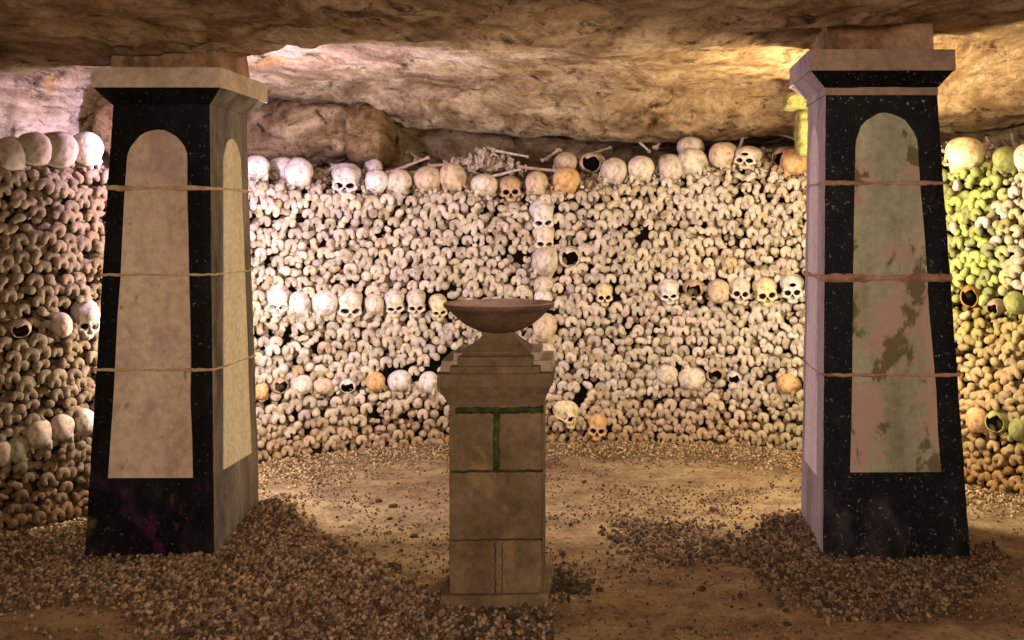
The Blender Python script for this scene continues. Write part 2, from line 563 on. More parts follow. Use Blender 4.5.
# ------------------------------------------------------------------ implicit modelling (surface nets)
def surface_nets(f, lo, hi, h):
    lo, hi = np.array(lo, float), np.array(hi, float)
    n = np.ceil((hi - lo) / h).astype(int) + 1
    ax = [lo[k] + h * np.arange(n[k]) for k in range(3)]
    P = np.stack(np.meshgrid(*ax, indexing='ij'), -1)
    D = f(P[..., 0], P[..., 1], P[..., 2])
    corners = [(a, b, c) for a in (0, 1) for b in (0, 1) for c in (0, 1)]
    m = n - 1

    def sl(a):
        return D[a[0]:a[0] + m[0], a[1]:a[1] + m[1], a[2]:a[2] + m[2]]
    neg = sum((sl(c) < 0).astype(int) for c in corners)
    act = (neg > 0) & (neg < 8)
    acc = np.zeros(tuple(m) + (3,))
    cnt = np.zeros(tuple(m))
    for c in corners:
        for k in range(3):
            if c[k] == 0:
                e = list(c)
                e[k] = 1
                a, b = sl(c), sl(tuple(e))
                cr = (a < 0) != (b < 0)
                t = np.where(cr, a / np.where(cr, a - b, 1), 0)
                for q in range(3):
                    acc[..., q] += np.where(cr, c[q] + (t if q == k else 0), 0)
                cnt += cr
    ids = -np.ones(tuple(m), dtype=int)
    ids[act] = np.arange(act.sum())
    I = np.argwhere(act)
    V = lo + h * (I + acc[act] / cnt[act][:, None])
    faces = []
    for k in range(3):
        u, w = (k + 1) % 3, (k + 2) % 3
        s0 = [slice(1, m[q]) for q in range(3)]
        s0[k] = slice(0, m[k])
        s1 = list(s0)
        a = D[tuple(s0)]
        s1[k] = slice(1, m[k] + 1)
        b = D[tuple(s1)]
        for sign in (0, 1):
            cr = ((a < 0) & (b >= 0)) if sign == 0 else ((a >= 0) & (b < 0))
            J = np.argwhere(cr)
            if not len(J):
                continue
            J = J + np.array([0 if q == k else 1 for q in range(3)])

            def cell(du, dw):
                q = J.copy()
                q[:, u] -= du
                q[:, w] -= dw
                return ids[q[:, 0], q[:, 1], q[:, 2]]
            quad = np.stack([cell(1, 1), cell(0, 1), cell(0, 0), cell(1, 0)], 1)
            if sign == 1:
                quad = quad[:, ::-1]
            faces.append(quad)
    F = np.concatenate(faces)
    return V, F[(F >= 0).all(1)]


def ell(x, y, z, c, r):
    r = np.array(r, float)
    k = np.sqrt(((x - c[0]) / r[0]) ** 2 + ((y - c[1]) / r[1]) ** 2 + ((z - c[2]) / r[2]) ** 2)
    return (k - 1) * r.min()


def cap(x, y, z, a, b, ra, rb=None):
    a, b = np.array(a, float), np.array(b, float)
    d = b - a
    t = np.clip(((x - a[0]) * d[0] + (y - a[1]) * d[1] + (z - a[2]) * d[2]) / (d @ d), 0, 1)
    r = ra + (0 if rb is None else (rb - ra) * t)
    return np.sqrt((x - a[0] - d[0] * t) ** 2 + (y - a[1] - d[1] * t) ** 2 + (z - a[2] - d[2] * t) ** 2) - r


def smin(a, b, k):
    h = np.clip(0.5 + 0.5 * (b - a) / k, 0, 1)
    return b + (a - b) * h - k * h * (1 - h)


def smax(a, b, k):
    return -smin(-a, -b, k)


# skull: face looks along -Y, crown up, origin in the middle of the cranium, about 0.145 m wide
def cranium(x, y, z):
    d = ell(x, y, z, (0, 0.0, 0.0), (0.066, 0.088, 0.066))
    d = smin(d, ell(x, y, z, (0, 0.028, 0.006), (0.073, 0.062, 0.060)), 0.02)
    d = smin(d, ell(x, y, z, (0, -0.045, -0.004), (0.056, 0.046, 0.054)), 0.02)
    d = smin(d, ell(x, y, z, (0, 0.050, -0.025), (0.052, 0.038, 0.036)), 0.02)
    return d


def skull(x, y, z, hole=False):
    ax = np.abs(x)
    d = cranium(x, y, z)
    d = smin(d, ell(x, y, z, (0, 0.0, -0.05), (0.045, 0.055, 0.025)), 0.02)
    d = smin(d, cap(ax, y, z, (0.012, -0.086, -0.030), (0.046, -0.074, -0.030), 0.010, 0.009), 0.012)
    d = smin(d, ell(x, y, z, (0, -0.062, -0.085), (0.034, 0.030, 0.036)), 0.015)
    d = smin(d, ell(x, y, z, (0, -0.074, -0.105), (0.028, 0.020, 0.014)), 0.01)
    d = smin(d, cap(ax, y, z, (0.0, -0.080, -0.040), (0.0, -0.098, -0.060), 0.009, 0.007), 0.010)
    d = smin(d, cap(ax, y, z, (0.030, -0.074, -0.075), (0.054, -0.060, -0.066), 0.012, 0.011), 0.010)
    d = smin(d, cap(ax, y, z, (0.052, -0.064, -0.066), (0.051, -0.066, -0.036), 0.008, 0.008), 0.008)
    d = smin(d, cap(ax, y, z, (0.056, -0.055, -0.066), (0.064, 0.0, -0.056), 0.0075, 0.007), 0.006)
    d = smin(d, cap(ax, y, z, (0.050, 0.028, -0.05), (0.048, 0.022, -0.082), 0.014, 0.009), 0.012)
    d = smax(d, -(cranium(x, y, z) + 0.016), 0.004)
    d = smax(d, -ell(ax, y, z, (0.0285, -0.088, -0.048), (0.0205, 0.058, 0.0185)), 0.004)
    nose = smin(ell(ax, y, z, (0.006, -0.10, -0.082), (0.010, 0.05, 0.011)), ell(ax, y, z, (0.0, -0.10, -0.070), (0.008, 0.05, 0.015)), 0.004)
    d = smax(d, -nose, 0.003)
    teeth = 0.0018 * np.cos(np.arctan2(x, -(y + 0.045)) * 26) * ((z < -0.098) & (y < -0.06))
    d = d - teeth
    if hole:
        d = smax(d, -ell(x, y, z, (0.004, -0.09, 0.004), (0.021, 0.06, 0.012)), 0.004)
    return d


def shell(x, y, z, sd):
    d = cranium(x, y, z)
    d = smax(d, -(d + 0.0085), 0.002)
    w = 0.016 * vnoise(x * 45 + sd, y * 45, z * 45, 17 + sd)
    if sd == 0:
        o = ell(x, y, z, (0.022, -0.10, -0.012), (0.058, 0.080, 0.050))
    else:
        o = np.maximum(ell(x, y, z, (-0.008, -0.11, -0.035), (0.075, 0.085, 0.055)), -(z + 0.09))
    return smax(d, -(o + w), 0.003)


def lumpy(V, a=0.0025, sc=22, s=1):
    n = fbm(V[:, 0] * sc, V[:, 1] * sc, V[:, 2] * sc, 3, s)
    r = np.linalg.norm(V, axis=1)[:, None] + 1e-6
    return V + V / r * (a * n)[:, None]


def cavity(V, F):  # inner and socket faces, coloured dark in place of shade
    c = V[F].mean(1)
    return ((cranium(c[:, 0], c[:, 1], c[:, 2]) < -0.012) | (ell(c[:, 0], c[:, 1], c[:, 2], (0, -0.045, -0.05), (0.045, 0.034, 0.03)) < 0) & (c[:, 2] > -0.085)).astype(int)


LO, HI = (-0.09, -0.125, -0.135), (0.09, 0.105, 0.085)
SKULLS = {}
V, F = surface_nets(lambda x, y, z: skull(x, y, z), LO, HI, 0.005)
SKULLS['F'] = mesh_np('skull', lumpy(V), F, [M_BONE, M_EARTH_SHADE], True, None, cavity(V, F))
V2 = lumpy(V * np.array([0.97, 1.03, 0.98]), 0.004, 16, 9)
SKULLS['G'] = mesh_np('skull_long', V2, F, [M_BONE, M_EARTH_SHADE], True, None, cavity(V, F))
V, F = surface_nets(lambda x, y, z: skull(x, y, z, True), LO, HI, 0.005)
SKULLS['P'] = mesh_np('skull_pierced', lumpy(V, 0.003, 20, 4), F, [M_BONE, M_EARTH_SHADE], True, None, cavity(V, F))
for k, nm in ((0, 'H'), (1, 'K')):
    V, F = surface_nets(lambda x, y, z: shell(x, y, z, k), LO, HI, 0.0045)
    fc_ = V[F].mean(1)
    inner = cranium(fc_[:, 0], fc_[:, 1], fc_[:, 2]) < -0.0055
    SKULLS[nm] = mesh_np('skull_broken', lumpy(V, 0.003, 20, k), F, [M_BONE, M_EARTH_SHADE], True, None, inner.astype(int))


# stacked bone ends: the knuckle faces -Y, the shaft runs back along +Y
def be_condyle(x, y, z):
    ax = np.abs(x)
    d = ell(ax, y, z, (0.0215, 0.0, -0.008), (0.0170, 0.022, 0.0265))
    d = smin(d, ell(x, y, z, (0, 0.004, 0.014), (0.034, 0.022, 0.0195)), 0.006)
    d = smax(d, -ell(x, y, z, (0, -0.004, -0.031), (0.0078, 0.05, 0.024)), 0.003)
    d = smax(d, -(y + 0.017), 0.008)
    return smin(d, cap(x, y, z, (0, 0.025, 0.008), (0, 0.085, 0.008), 0.018, 0.014), 0.012)


def be_heart(x, y, z):
    ax = np.abs(x)
    d = ell(ax, y, z, (0.0165, 0.0, -0.004), (0.0190, 0.022, 0.0265))
    d = smin(d, ell(x, y, z, (0, 0.002, 0.010), (0.026, 0.021, 0.0215)), 0.006)
    d = smax(d, -ell(x, y, z, (0, -0.004, -0.030), (0.0065, 0.05, 0.022)), 0.003)
    d = smax(d, -(y + 0.016), 0.008)
    return smin(d, cap(x, y, z, (0, 0.025, 0.004), (0, 0.085, 0.004), 0.018, 0.014), 0.012)


def be_bean(x, y, z):
    ax = np.abs(x)
    d = ell(ax, y, z, (0.018, 0.0, 0.0), (0.021, 0.018, 0.0215))
    d = smax(d, -ell(x, y, z, (0, -0.012, -0.030), (0.012, 0.02, 0.014)), 0.006)
    d = smax(d, -ell(x, y, z, (0.0, -0.030, 0.004), (0.05, 0.014, 0.012)), 0.010)
    return smin(d, cap(x, y, z, (0, 0.02, 0.0), (0, 0.085, 0.0), 0.018, 0.013), 0.012)


def be_ball(x, y, z):
    d = ell(x, y, z, (0.0, 0.0, 0.0), (0.025, 0.024, 0.024))
    return smin(d, cap(x, y, z, (0, 0.02, 0.0), (0, 0.085, 0.006), 0.013, 0.013), 0.008)


def be_knob(x, y, z):
    d = ell(x, y, z, (0.006, 0.0, 0.004), (0.024, 0.021, 0.020))
    d = smin(d, ell(x, y, z, (-0.016, 0.006, -0.008), (0.014, 0.018, 0.015)), 0.008)
    return smin(d, cap(x, y, z, (0, 0.02, 0.0), (0, 0.085, 0.0), 0.014, 0.012), 0.010)


BE = []
for f in (be_condyle, be_heart, be_bean, be_ball, be_knob):
    V, F = surface_nets(f, (-0.048, -0.034, -0.044), (0.048, 0.102, 0.044), 0.0062)
    BE.append((V, F))
BEM = [mesh_np('thigh_bone', V, F, M_BONE) for V, F in BE]


def rot(rx=0, ry=0, rz=0):
    return np.array(Euler((rx, ry, rz)).to_matrix())


class Heap:
    """many small pieces nobody could count, gathered into one object"""

    def __init__(self):
        self.V, self.F, self.C, self.n = [], [], [], 0

    def add(self, V, F, c):
        self.V.append(V)
        self.F.append(F + self.n)
        self.C.append(np.tile(np.asarray(c)[:3], (len(V), 1)))
        self.n += len(V)

    def build(self, name, mat, smooth=True):
        return link(name, mesh_np(name, np.concatenate(self.V), np.concatenate(self.F), mat, smooth, np.concatenate(self.C)))


# ------------------------------------------------------------------ skulls: px, py, width, height in the photo frame, kind, tint, label
W_, C_, T_, O_, G_, B_, Y_ = (0.74, 0.70, 0.65), (0.70, 0.62, 0.51), (0.64, 0.50, 0.36), (0.66, 0.42, 0.20), (0.27, 0.29, 0.10), (0.44, 0.32, 0.21), (0.74, 0.64, 0.38)
SK = [
    # top row of the back wall: D turned away, L bowed, F facing, H/K broken open
    ('t', 256, 167, 25, 22, 'D', W_, 'whitish skull in the top row half hidden by the right edge of the left pillar'),
    ('t', 298, 171, 28, 28, 'D', W_, 'large round white skull in the top row, nearest whole one to the left pillar'),
    ('b', 282, 168, 22, 22, 'D', W_, 'pale skull tucked behind the large round white skull near the left pillar'),
    ('t', 346, 177, 29, 25, 'L', W_, 'broad white skull in the top row with one eye hole low at its left'),
    ('t', 376, 180, 22, 22, 'D', W_, 'small white round skull in the top row, right of the broad one'),
    ('b', 373, 167, 17, 17, 'D', W_, 'lavender lit skull peeping out behind the small white round skull in the top row'),
    ('t', 400, 181, 24, 24, 'D', C_, 'round cream skull in the top row below the left end of a leaning long bone'),
    ('t', 426, 178, 27, 23, 'D', T_, 'wide tan skull in the top row under the knuckle of a leaning long bone'),
    ('t', 454, 177, 24, 27, 'D', T_, 'tall tan skull in the top row just left of the white crumbling bone heap'),
    ('t', 483, 185, 28, 20, 'D', C_, 'tilted low cream skull in the top row above the left half of the bowl'),
    ('t', 510, 189, 24, 25, 'F', (0.54, 0.38, 0.22), 'orange facing skull in the top row above the bowl'),
    ('t', 537, 183, 22, 24, 'D', T_, 'tan skull in the top row straight above the column of skulls'),
    ('t', 565, 180, 26, 25, 'D', O_, 'skull in the top row with an orange patch, right of the column of skulls'),
    ('b', 592, 163, 25, 21, 'H', T_, 'hollow upturned skull showing its inside, behind the top row'),
    ('b', 565, 162, 22, 19, 'D', T_, 'yellowish skull lying behind the orange patched one in the top row'),
    ('t', 613, 170, 24, 25, 'D', C_, 'pale round skull in the top row right of the hollow upturned skull'),
    ('t', 640, 168, 26, 24, 'D', C_, 'pale broad skull in the top row, second to the right of the hollow upturned one'),
    ('t', 670, 166, 25, 25, 'D', C_, 'pale skull in the top row, left neighbour of the two skulls one behind another'),
    ('t', 694, 162, 29, 25, 'D', C_, 'front one of two pale skulls one behind another in the top row'),
    ('b', 691, 149, 28, 22, 'D', C_, 'rear and higher one of two pale skulls one behind another in the top row'),
    ('t', 724, 154, 25, 24, 'D', T_, 'warm tan skull standing high in the top row left of the right pillar'),
    ('t', 748, 158, 28, 20, 'P', C_, 'cracked pale skull in the top row with a dark hole in its brow'),
    ('b', 783, 157, 20, 20, 'K', T_, 'broken skull behind the orange tan skull next to the right pillar'),
    ('t', 794, 161, 28, 25, 'D', O_, 'orange tan skull at the right end of the top row against the right pillar'),
    # right wall top
    ('t', 964, 152, 40, 29, 'D', Y_, 'big yellowish skull on top of the right bone wall beside the right pillar'),
    ('t', 1006, 160, 27, 25, 'D', G_, 'green skull on top of the right bone wall'),
    ('t', 1030, 157, 26, 28, 'D', C_, 'white skull topping the right bone wall at the picture edge'),
    # left wall top, brown tints carrying the wall's shade
    ('t', 12, 154, 35, 35, 'D', (0.32, 0.24, 0.165), 'first brownish skull on top of the left bone wall at the left picture edge'),
    ('t', 31, 150, 34, 35, 'D', (0.32, 0.24, 0.165), 'second brownish skull from the left on top of the left bone wall'),
    ('t', 56, 149, 32, 37, 'D', (0.32, 0.24, 0.165), 'third skull from the left on top of the left bone wall, half lit'),
    ('t', 86, 148, 30, 34, 'D', (0.52, 0.44, 0.37), 'white skull on top of the left bone wall, next to the left pillar'),
    # middle row, left of the bowl
    ('w', 277, 297, 24, 25, 'L', W_, 'whitish skull in the middle row, first to the right of the left pillar'),
    ('w', 300, 304, 20, 26, 'D', W_, 'narrow egg shaped white skull in the middle row, second from the left pillar'),
    ('w', 323, 303, 24, 25, 'D', W_, 'rounded white skull in the middle row, third from the left pillar'),
    ('w', 349, 301, 28, 26, 'L', C_, 'largest cream skull in the middle row left of the bowl'),
    ('w', 373, 304, 19, 21, 'D', C_, 'small plain cream skull in the middle row right of the largest one'),
    ('w', 394, 300, 21, 21, 'L', C_, 'bowed skull with dark sockets in the middle row, third to the left of the bowl'),
    ('w', 416, 300, 20, 22, 'L', C_, 'bowed skull with dark sockets in the middle row, second to the left of the bowl'),
    ('w', 438, 305, 18, 20, 'L', Y_, 'yellowish skull in the middle row just left of the bowl rim'),
    # column above and beside the bowl
    ('w', 542, 213, 24, 26, 'L', W_, 'white skull at the top of the column of skulls'),
    ('w', 544, 235, 22, 24, 'L', C_, 'skull with two dark sockets second from the top of the column of skulls'),
    ('w', 544, 260, 25, 30, 'D', C_, 'large blank skull third from the top of the column of skulls'),
    ('w', 545, 284, 20, 17, 'D', C_, 'flat pale skull fourth from the top of the column of skulls'),
    ('w', 543, 298, 19, 16, 'D', W_, 'white skull just above the right rim of the bowl'),
    ('w', 570, 257, 24, 22, 'H', C_, 'hollow broken skull with brown inside, right of the column of skulls'),
    ('w', 545, 327, 22, 29, 'D', T_, 'tall pinkish tan skull below the right rim of the bowl'),
    ('w', 546, 353, 20, 20, 'D', C_, 'cream skull above the right ledge of the pedestal'),
    # middle row, right of the bowl
    ('w', 604, 294, 18, 23, 'F', Y_, 'small yellow facing skull in the middle row, alone right of the column'),
    ('w', 669, 289, 21, 19, 'L', W_, 'pale skull with sockets at its foot in the middle row, left of a broken one'),
    ('w', 694, 288, 22, 19, 'K', B_, 'broken brown skull gaping open in the middle row'),
    ('w', 718, 290, 23, 23, 'D', T_, 'smooth plain tan skull in the middle row right of the broken one'),
    ('w', 740, 290, 22, 27, 'F', C_, 'cream facing skull in the middle row, third from the right pillar'),
    ('w', 765, 291, 25, 29, 'F', Y_, 'yellow facing skull in the middle row, second from the right pillar'),
    ('w', 792, 288, 24, 28, 'P', W_, 'white facing skull with a hole in its forehead beside the right pillar'),
    # low row, left of the pedestal
    ('w', 260, 389, 16, 18, 'D', O_, 'orange footed skull in the low row at the edge of the left pillar'),
    ('w', 279, 385, 20, 17, 'H', B_, 'hollow reddish brown skull in the low row near the left pillar'),
    ('w', 300, 385, 21, 19, 'D', C_, 'blocky cream skull in the low row right of the hollow reddish one'),
    ('w', 322, 385, 21, 15, 'D', T_, 'low flattened skull in the low row right of the blocky cream one'),
    ('w', 347, 385, 20, 14, 'K', W_, 'white broken skull cap in the low row'),
    ('w', 375, 381, 19, 19, 'D', O_, 'skull with orange foot in the low row left of the grey white one'),
    ('w', 400, 380, 24, 20, 'D', W_, 'grey white lumpy skull in the low row, second from the pedestal'),
    ('w', 430, 382, 18, 21, 'D', W_, 'white skull in the low row touching the left edge of the pedestal cap'),
    # low row, right of the pedestal
    ('w', 666, 373, 22, 18, 'D', C_, 'pale skull in the low row, first right of the pedestal'),
    ('w', 693, 377, 28, 20, 'D', C_, 'large tilted pale skull in the low row, second right of the pedestal'),
    ('w', 716, 374, 20, 15, 'H', B_, 'hollow dark brown skull in the low row right of the large tilted one'),
    ('w', 735, 377, 17, 13, 'K', W_, 'white rim of a broken skull in the low row'),
    ('w', 790, 383, 22, 18, 'D', O_, 'bright orange skull in the low row beside the right pillar'),
    ('w', 566, 412, 24, 27, 'S', Y_, 'yellow skull seen from the side low on the wall next to the pedestal'),
    ('w', 598, 425, 21, 27, 'F', O_, 'orange facing skull lowest on the wall, right of the pedestal'),
    # left wall rows, tints partly darkened for the same shade
    ('w', 20, 328, 22, 19, 'K', B_, 'dark broken skull halfway up the left wall at the picture edge'),
    ('w', 60, 324, 19, 26, 'D', (0.44, 0.33, 0.24), 'smooth skull halfway up the left wall, second from the left pillar'),
    ('w', 86, 315, 25, 32, 'L', (0.52, 0.43, 0.34), 'skull with a dark socket halfway up the left wall beside the left pillar'),
    ('w', 2, 452, 18, 26, 'D', B_, 'brown skull in the lower left wall row cut by the left picture edge'),
    ('w', 19, 448, 20, 27, 'D', (0.30, 0.27, 0.17), 'greenish dark skull in the lower left wall row'),
    ('w', 40, 433, 23, 30, 'D', (0.44, 0.33, 0.24), 'orange footed skull in the lower left wall row, third from the pillar'),
    ('w', 63, 426, 21, 28, 'D', (0.44, 0.33, 0.24), 'pale pinkish skull in the lower left wall row, second from the pillar'),
    ('w', 84, 422, 20, 27, 'D', (0.52, 0.43, 0.34), 'pale skull in the lower left wall row against the left pillar'),
    # right wall rows
    ('w', 972, 296, 19, 25, 'H', (0.34, 0.17, 0.04), 'brown skull plate halfway up the green right wall'),
    ('w', 996, 307, 16, 17, 'K', B_, 'small broken skull halfway up the right wall'),
    ('w', 1014, 302, 19, 23, 'D', G_, 'greenish skull halfway up the right wall near the picture edge'),
    ('w', 977, 418, 22, 26, 'D', O_, 'tilted yellow orange skull low on the right wall beside the right pillar'),
    ('w', 998, 421, 21, 24, 'H', (0.36, 0.36, 0.12), 'hollow green rimmed skull with black inside low on the right wall'),
    ('w', 1020, 428, 18, 23, 'D', G_, 'green skull low on the right wall at the picture edge'),
]
VOID = [(516, 258, 10, 7), (768, 379, 16, 6), (404, 205, 4, 5), (640, 241, 5, 5), (580, 398, 6, 7), (430, 296, 8, 5)]
BLOCK = []          # (s, z, half width, half height) kept free of stacked bones
for (px, py, a, b) in VOID:
    s, z, d = wall_at(px, py)
    BLOCK.append((s, z, a / FPX * d, b / FPX * d))

for i, (where, px, py, w, h, kind, tint, label) in enumerate(SK):
    px_ = min(px, 1060)
    s, z, d = wall_at(px_, py)
    x, y, nx, ny = [float(v) for v in on_path(s)]
    inset = {'t': 0.055, 'b': 0.22, 'w': 0.015}[where]
    d2 = d + inset
    x, y = (px - CX) / FPX * d2, d2
    z = EYE - (py - CY) / FPX * d2
    wm, hm = w / FPX * d2, h / FPX * d2
    r = random.Random(i * 7 + 3)
    face = math.atan2(nx, -ny)             # yaw that turns -Y to the wall normal
    to_cam = math.atan2(-x, y)             # yaw that turns -Y to the visitor
    yaw = (face * 0.4 + to_cam * 0.6)
    mesh, pitch, roll = SKULLS['F'], 0.0, r.uniform(-0.12, 0.12)
    ref_w, ref_h, dz = 0.145, 0.145, 0.0
    if kind == 'D':
        mesh = SKULLS[r.choice('FG')]
        yaw += math.pi + r.uniform(-0.5, 0.5)
        pitch = r.uniform(-0.35, 0.25)
        roll = r.uniform(-0.3, 0.3)
        ref_h = 0.135
    elif kind == 'L':
        mesh = SKULLS[r.choice('FG')]
        pitch = r.uniform(0.22, 0.4)
        yaw += r.uniform(-0.25, 0.25)
        ref_h, dz = 0.160, 0.012
    elif kind in 'FP':
        mesh = SKULLS['P' if kind == 'P' else 'F']
        pitch = r.uniform(-0.02, 0.1)
        yaw += r.uniform(-0.3, 0.3)
        ref_h, dz = 0.188, 0.025
    elif kind == 'S':
        mesh = SKULLS['F']
        yaw += 0.9
        pitch = 0.15
        ref_w, ref_h, dz = 0.165, 0.18, 0.02
    else:
        mesh = SKULLS[kind]
        yaw += r.uniform(-0.4, 0.4)
        ref_h = 0.130
    o = link('skull', mesh)
    sx, sz = wm / ref_w, hm / ref_h
    R = Euler((0, 0, yaw)).to_matrix() @ Euler((0, roll, 0)).to_matrix() @ Euler((pitch, 0, 0)).to_matrix()
    o.rotation_euler = R.to_euler()
    m = (sx + sz) / 2
    sx, sz = m + (sx - m) * 0.7, m + (sz - m) * 0.7
    o.scale = (sx, m, sz)
    o.location = (x, y, z + dz * m)
    k = r.uniform(0.9, 1.08)
    o.color = (tint[0] * k, tint[1] * k, tint[2] * k, 1)
    tag(o, label, 'skull', 'skulls in the bone walls')
    if where == 'w':
        BLOCK.append((s, z, wm * 0.50, hm * 0.50))
    elif where == 't':
        BLOCK.append((s, z, wm * 0.45, hm * 0.45))

BLOCK = np.array(BLOCK)

# ------------------------------------------------------------------ the stacked bones
PITCH, ROW = 0.074, 0.0545


def bone_tint(s, z, px, r):
    """the bones' own colour: weathered cream, earth stained low down, green algae by the right lamp"""
    k = r.uniform(0.74, 1.12)
    c = np.array([0.59, 0.52, 0.43]) * k
    c = c * np.array([1, 1 + r.uniform(-0.04, 0.02), 1 + r.uniform(-0.14, 0.05)])
    if px < 130:  # the left wall's shade is put into the bone colour
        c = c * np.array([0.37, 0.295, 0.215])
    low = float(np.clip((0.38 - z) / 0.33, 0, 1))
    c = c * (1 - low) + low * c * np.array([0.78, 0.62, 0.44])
    if r.random() < 0.05:
        c = c * np.array([0.88, 0.80, 0.66])
    if px > 900:
        gz = float(np.clip((z - 0.62) / 0.35, 0, 1)) * float(np.clip((1040 - px) / 50, 0, 1))
        if r.random() < 0.86:
            gr = np.array([0.20, 0.26, 0.03]) * r.uniform(0.5, 1.5)
            c = c * (1 - 0.8 * gz) + 0.8 * gz * gr
        if z < 0.95:
            c = c * np.array([0.74, 0.63, 0.40])
    elif px > 740 and z < 0.5:
        t = float(np.clip((px - 740) / 60, 0, 1)) * float(np.clip((0.5 - z) / 0.15, 0, 1))
        c = c * (1 - 0.6 * t) + 0.6 * t * np.array([0.44, 0.40, 0.20])
    return c


hid = [(83, 262, 60, 560), (800, 972, 50, 560)]


def shown(px, py):
    if px < 4 or px > 1021:
        return False
    if 88 < px < 258 or 803 < px < 952:
        return False
    return True


stack = Heap()
chips = Heap()
LAB = {
    'lu': 'bone end stacked above the broken skull row in the brown left wall',
    'lm': 'bone end stacked between the two skull rows of the left wall',
    'll': 'bone end stacked below the lower skulls of the left wall',
    'ru': 'greenish bone end stacked above the middle skulls of the right wall',
    'rm': 'yellowish bone end stacked between the two skull rows of the right wall',
}
n_ind = 0
CEN = []
for S0, S1, KS in ((0.02, float(s_of_px(175)), 0.85), (float(s_of_px(175)) + 0.02, float(s_of_px(870)), 1.0), (float(s_of_px(870)) + 0.02, TOTAL, 0.93)):
    row, zr = 0, 0.045
    while zr < 1.85:
        s = S0 + (row % 2) * PITCH * KS * 0.5
        while s < S1:
            r = random
            ss, z = s + r.gauss(0, 0.008), zr + r.gauss(0, 0.009) + 0.012 * math.sin(s * 3 + row)
            s += PITCH * KS
            tz = float(top_z(ss))
            if z > tz - 0.02 or ss <= 0 or ss >= TOTAL:
                continue
            e = ((ss - BLOCK[:, 0]) / (BLOCK[:, 2] + 0.010)) ** 2 + ((z - BLOCK[:, 1]) / (BLOCK[:, 3] + 0.010)) ** 2
            if e.min() < 1:
                continue
            if r.random() < 0.012:
                continue
            CEN.append((ss, z))
            off = r.gauss(0, 0.009)
            x, y, nx, ny = [float(v) for v in on_path(ss, off)]
            px, py = CX + FPX * x / y, CY - FPX * (z - EYE) / y
            k = r.choices((0, 1, 2, 3, 4), (44, 22, 14, 8, 12) if px < 870 else (26, 22, 18, 14, 20))[0]
            sc = r.uniform(0.92, 1.12) * (1.14 if k > 2 else 1.0)
            sc *= KS
            if z < 0.22:
                sc *= 0.9
            roll = r.gauss(0, 0.22 if px < 870 else 0.7) if k < 2 else r.uniform(-math.pi, math.pi)
            yaw = math.atan2(nx, -ny) + r.gauss(0, 0.12)
            pit = r.gauss(0, 0.12)
            S3 = (sc * r.uniform(0.92, 1.08), sc, sc * r.uniform(0.92, 1.08))
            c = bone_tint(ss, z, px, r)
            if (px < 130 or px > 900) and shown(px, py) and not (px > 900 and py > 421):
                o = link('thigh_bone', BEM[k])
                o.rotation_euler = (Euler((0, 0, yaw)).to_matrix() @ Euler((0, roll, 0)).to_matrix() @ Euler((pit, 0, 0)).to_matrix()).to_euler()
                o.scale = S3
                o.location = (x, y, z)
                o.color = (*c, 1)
                if px < 130:
                    key = 'lu' if py < 322 else ('lm' if py < 440 else 'll')
                else:
                    key = 'ru' if py < 300 else ('rm' if py < 421 else 'rl')
                tag(o, LAB[key], 'bone', ('left' if key[0] == 'l' else 'right') + ' wall ' + {'u': 'upper', 'm': 'middle', 'l': 'lower'}[key[1]] + ' bones')
                n_ind += 1
            else:
                V, F = BE[k]
                M = rot(0, 0, yaw) @ rot(0, roll, 0) @ rot(pit, 0, 0)
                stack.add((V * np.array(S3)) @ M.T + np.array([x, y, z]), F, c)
            # the next bone behind, tinted darker so the gaps read as shade
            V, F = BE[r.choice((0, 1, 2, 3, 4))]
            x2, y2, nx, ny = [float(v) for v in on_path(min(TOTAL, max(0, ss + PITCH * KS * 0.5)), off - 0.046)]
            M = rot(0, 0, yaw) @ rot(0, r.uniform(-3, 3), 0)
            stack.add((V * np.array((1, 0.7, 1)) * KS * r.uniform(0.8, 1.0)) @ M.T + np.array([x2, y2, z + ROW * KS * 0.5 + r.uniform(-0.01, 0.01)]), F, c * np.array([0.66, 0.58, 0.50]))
        row += 1
        zr += ROW * KS
print('individual bones', n_ind)
# smaller ends pushed into the gaps that are left
CENA = np.array(CEN)
extra = []
for _ in range(9000):
    ss, z = random.uniform(0.03, TOTAL - 0.03), random.uniform(0.02, 1.8)
    if z > float(top_z(ss)) - 0.02:
        continue
    if (((ss - BLOCK[:, 0]) / (BLOCK[:, 2] + 0.004)) ** 2 + ((z - BLOCK[:, 1]) / (BLOCK[:, 3] + 0.004)) ** 2).min() < 1:
        continue
    if np.hypot(CENA[:, 0] - ss, (CENA[:, 1] - z) * 1.15).min() < (0.044 if s_of_px(175) < ss < s_of_px(870) else 0.039):
        continue
    if extra and min(math.hypot(a - ss, b - z) for a, b in extra) < 0.036:
        continue
    extra.append((ss, z))
    x, y, nx, ny = [float(v) for v in on_path(ss, random.uniform(-0.02, 0.0))]
    V, F = BE[random.choice((1, 2, 3, 3, 4, 4))]
    M = rot(0, 0, math.atan2(nx, -ny) + random.gauss(0, 0.15)) @ rot(0, random.uniform(-3, 3), 0)
    stack.add((V * random.uniform(0.62, 0.85)) @ M.T + np.array([x, y, z]), F, bone_tint(ss, z, CX + FPX * x / y, random))

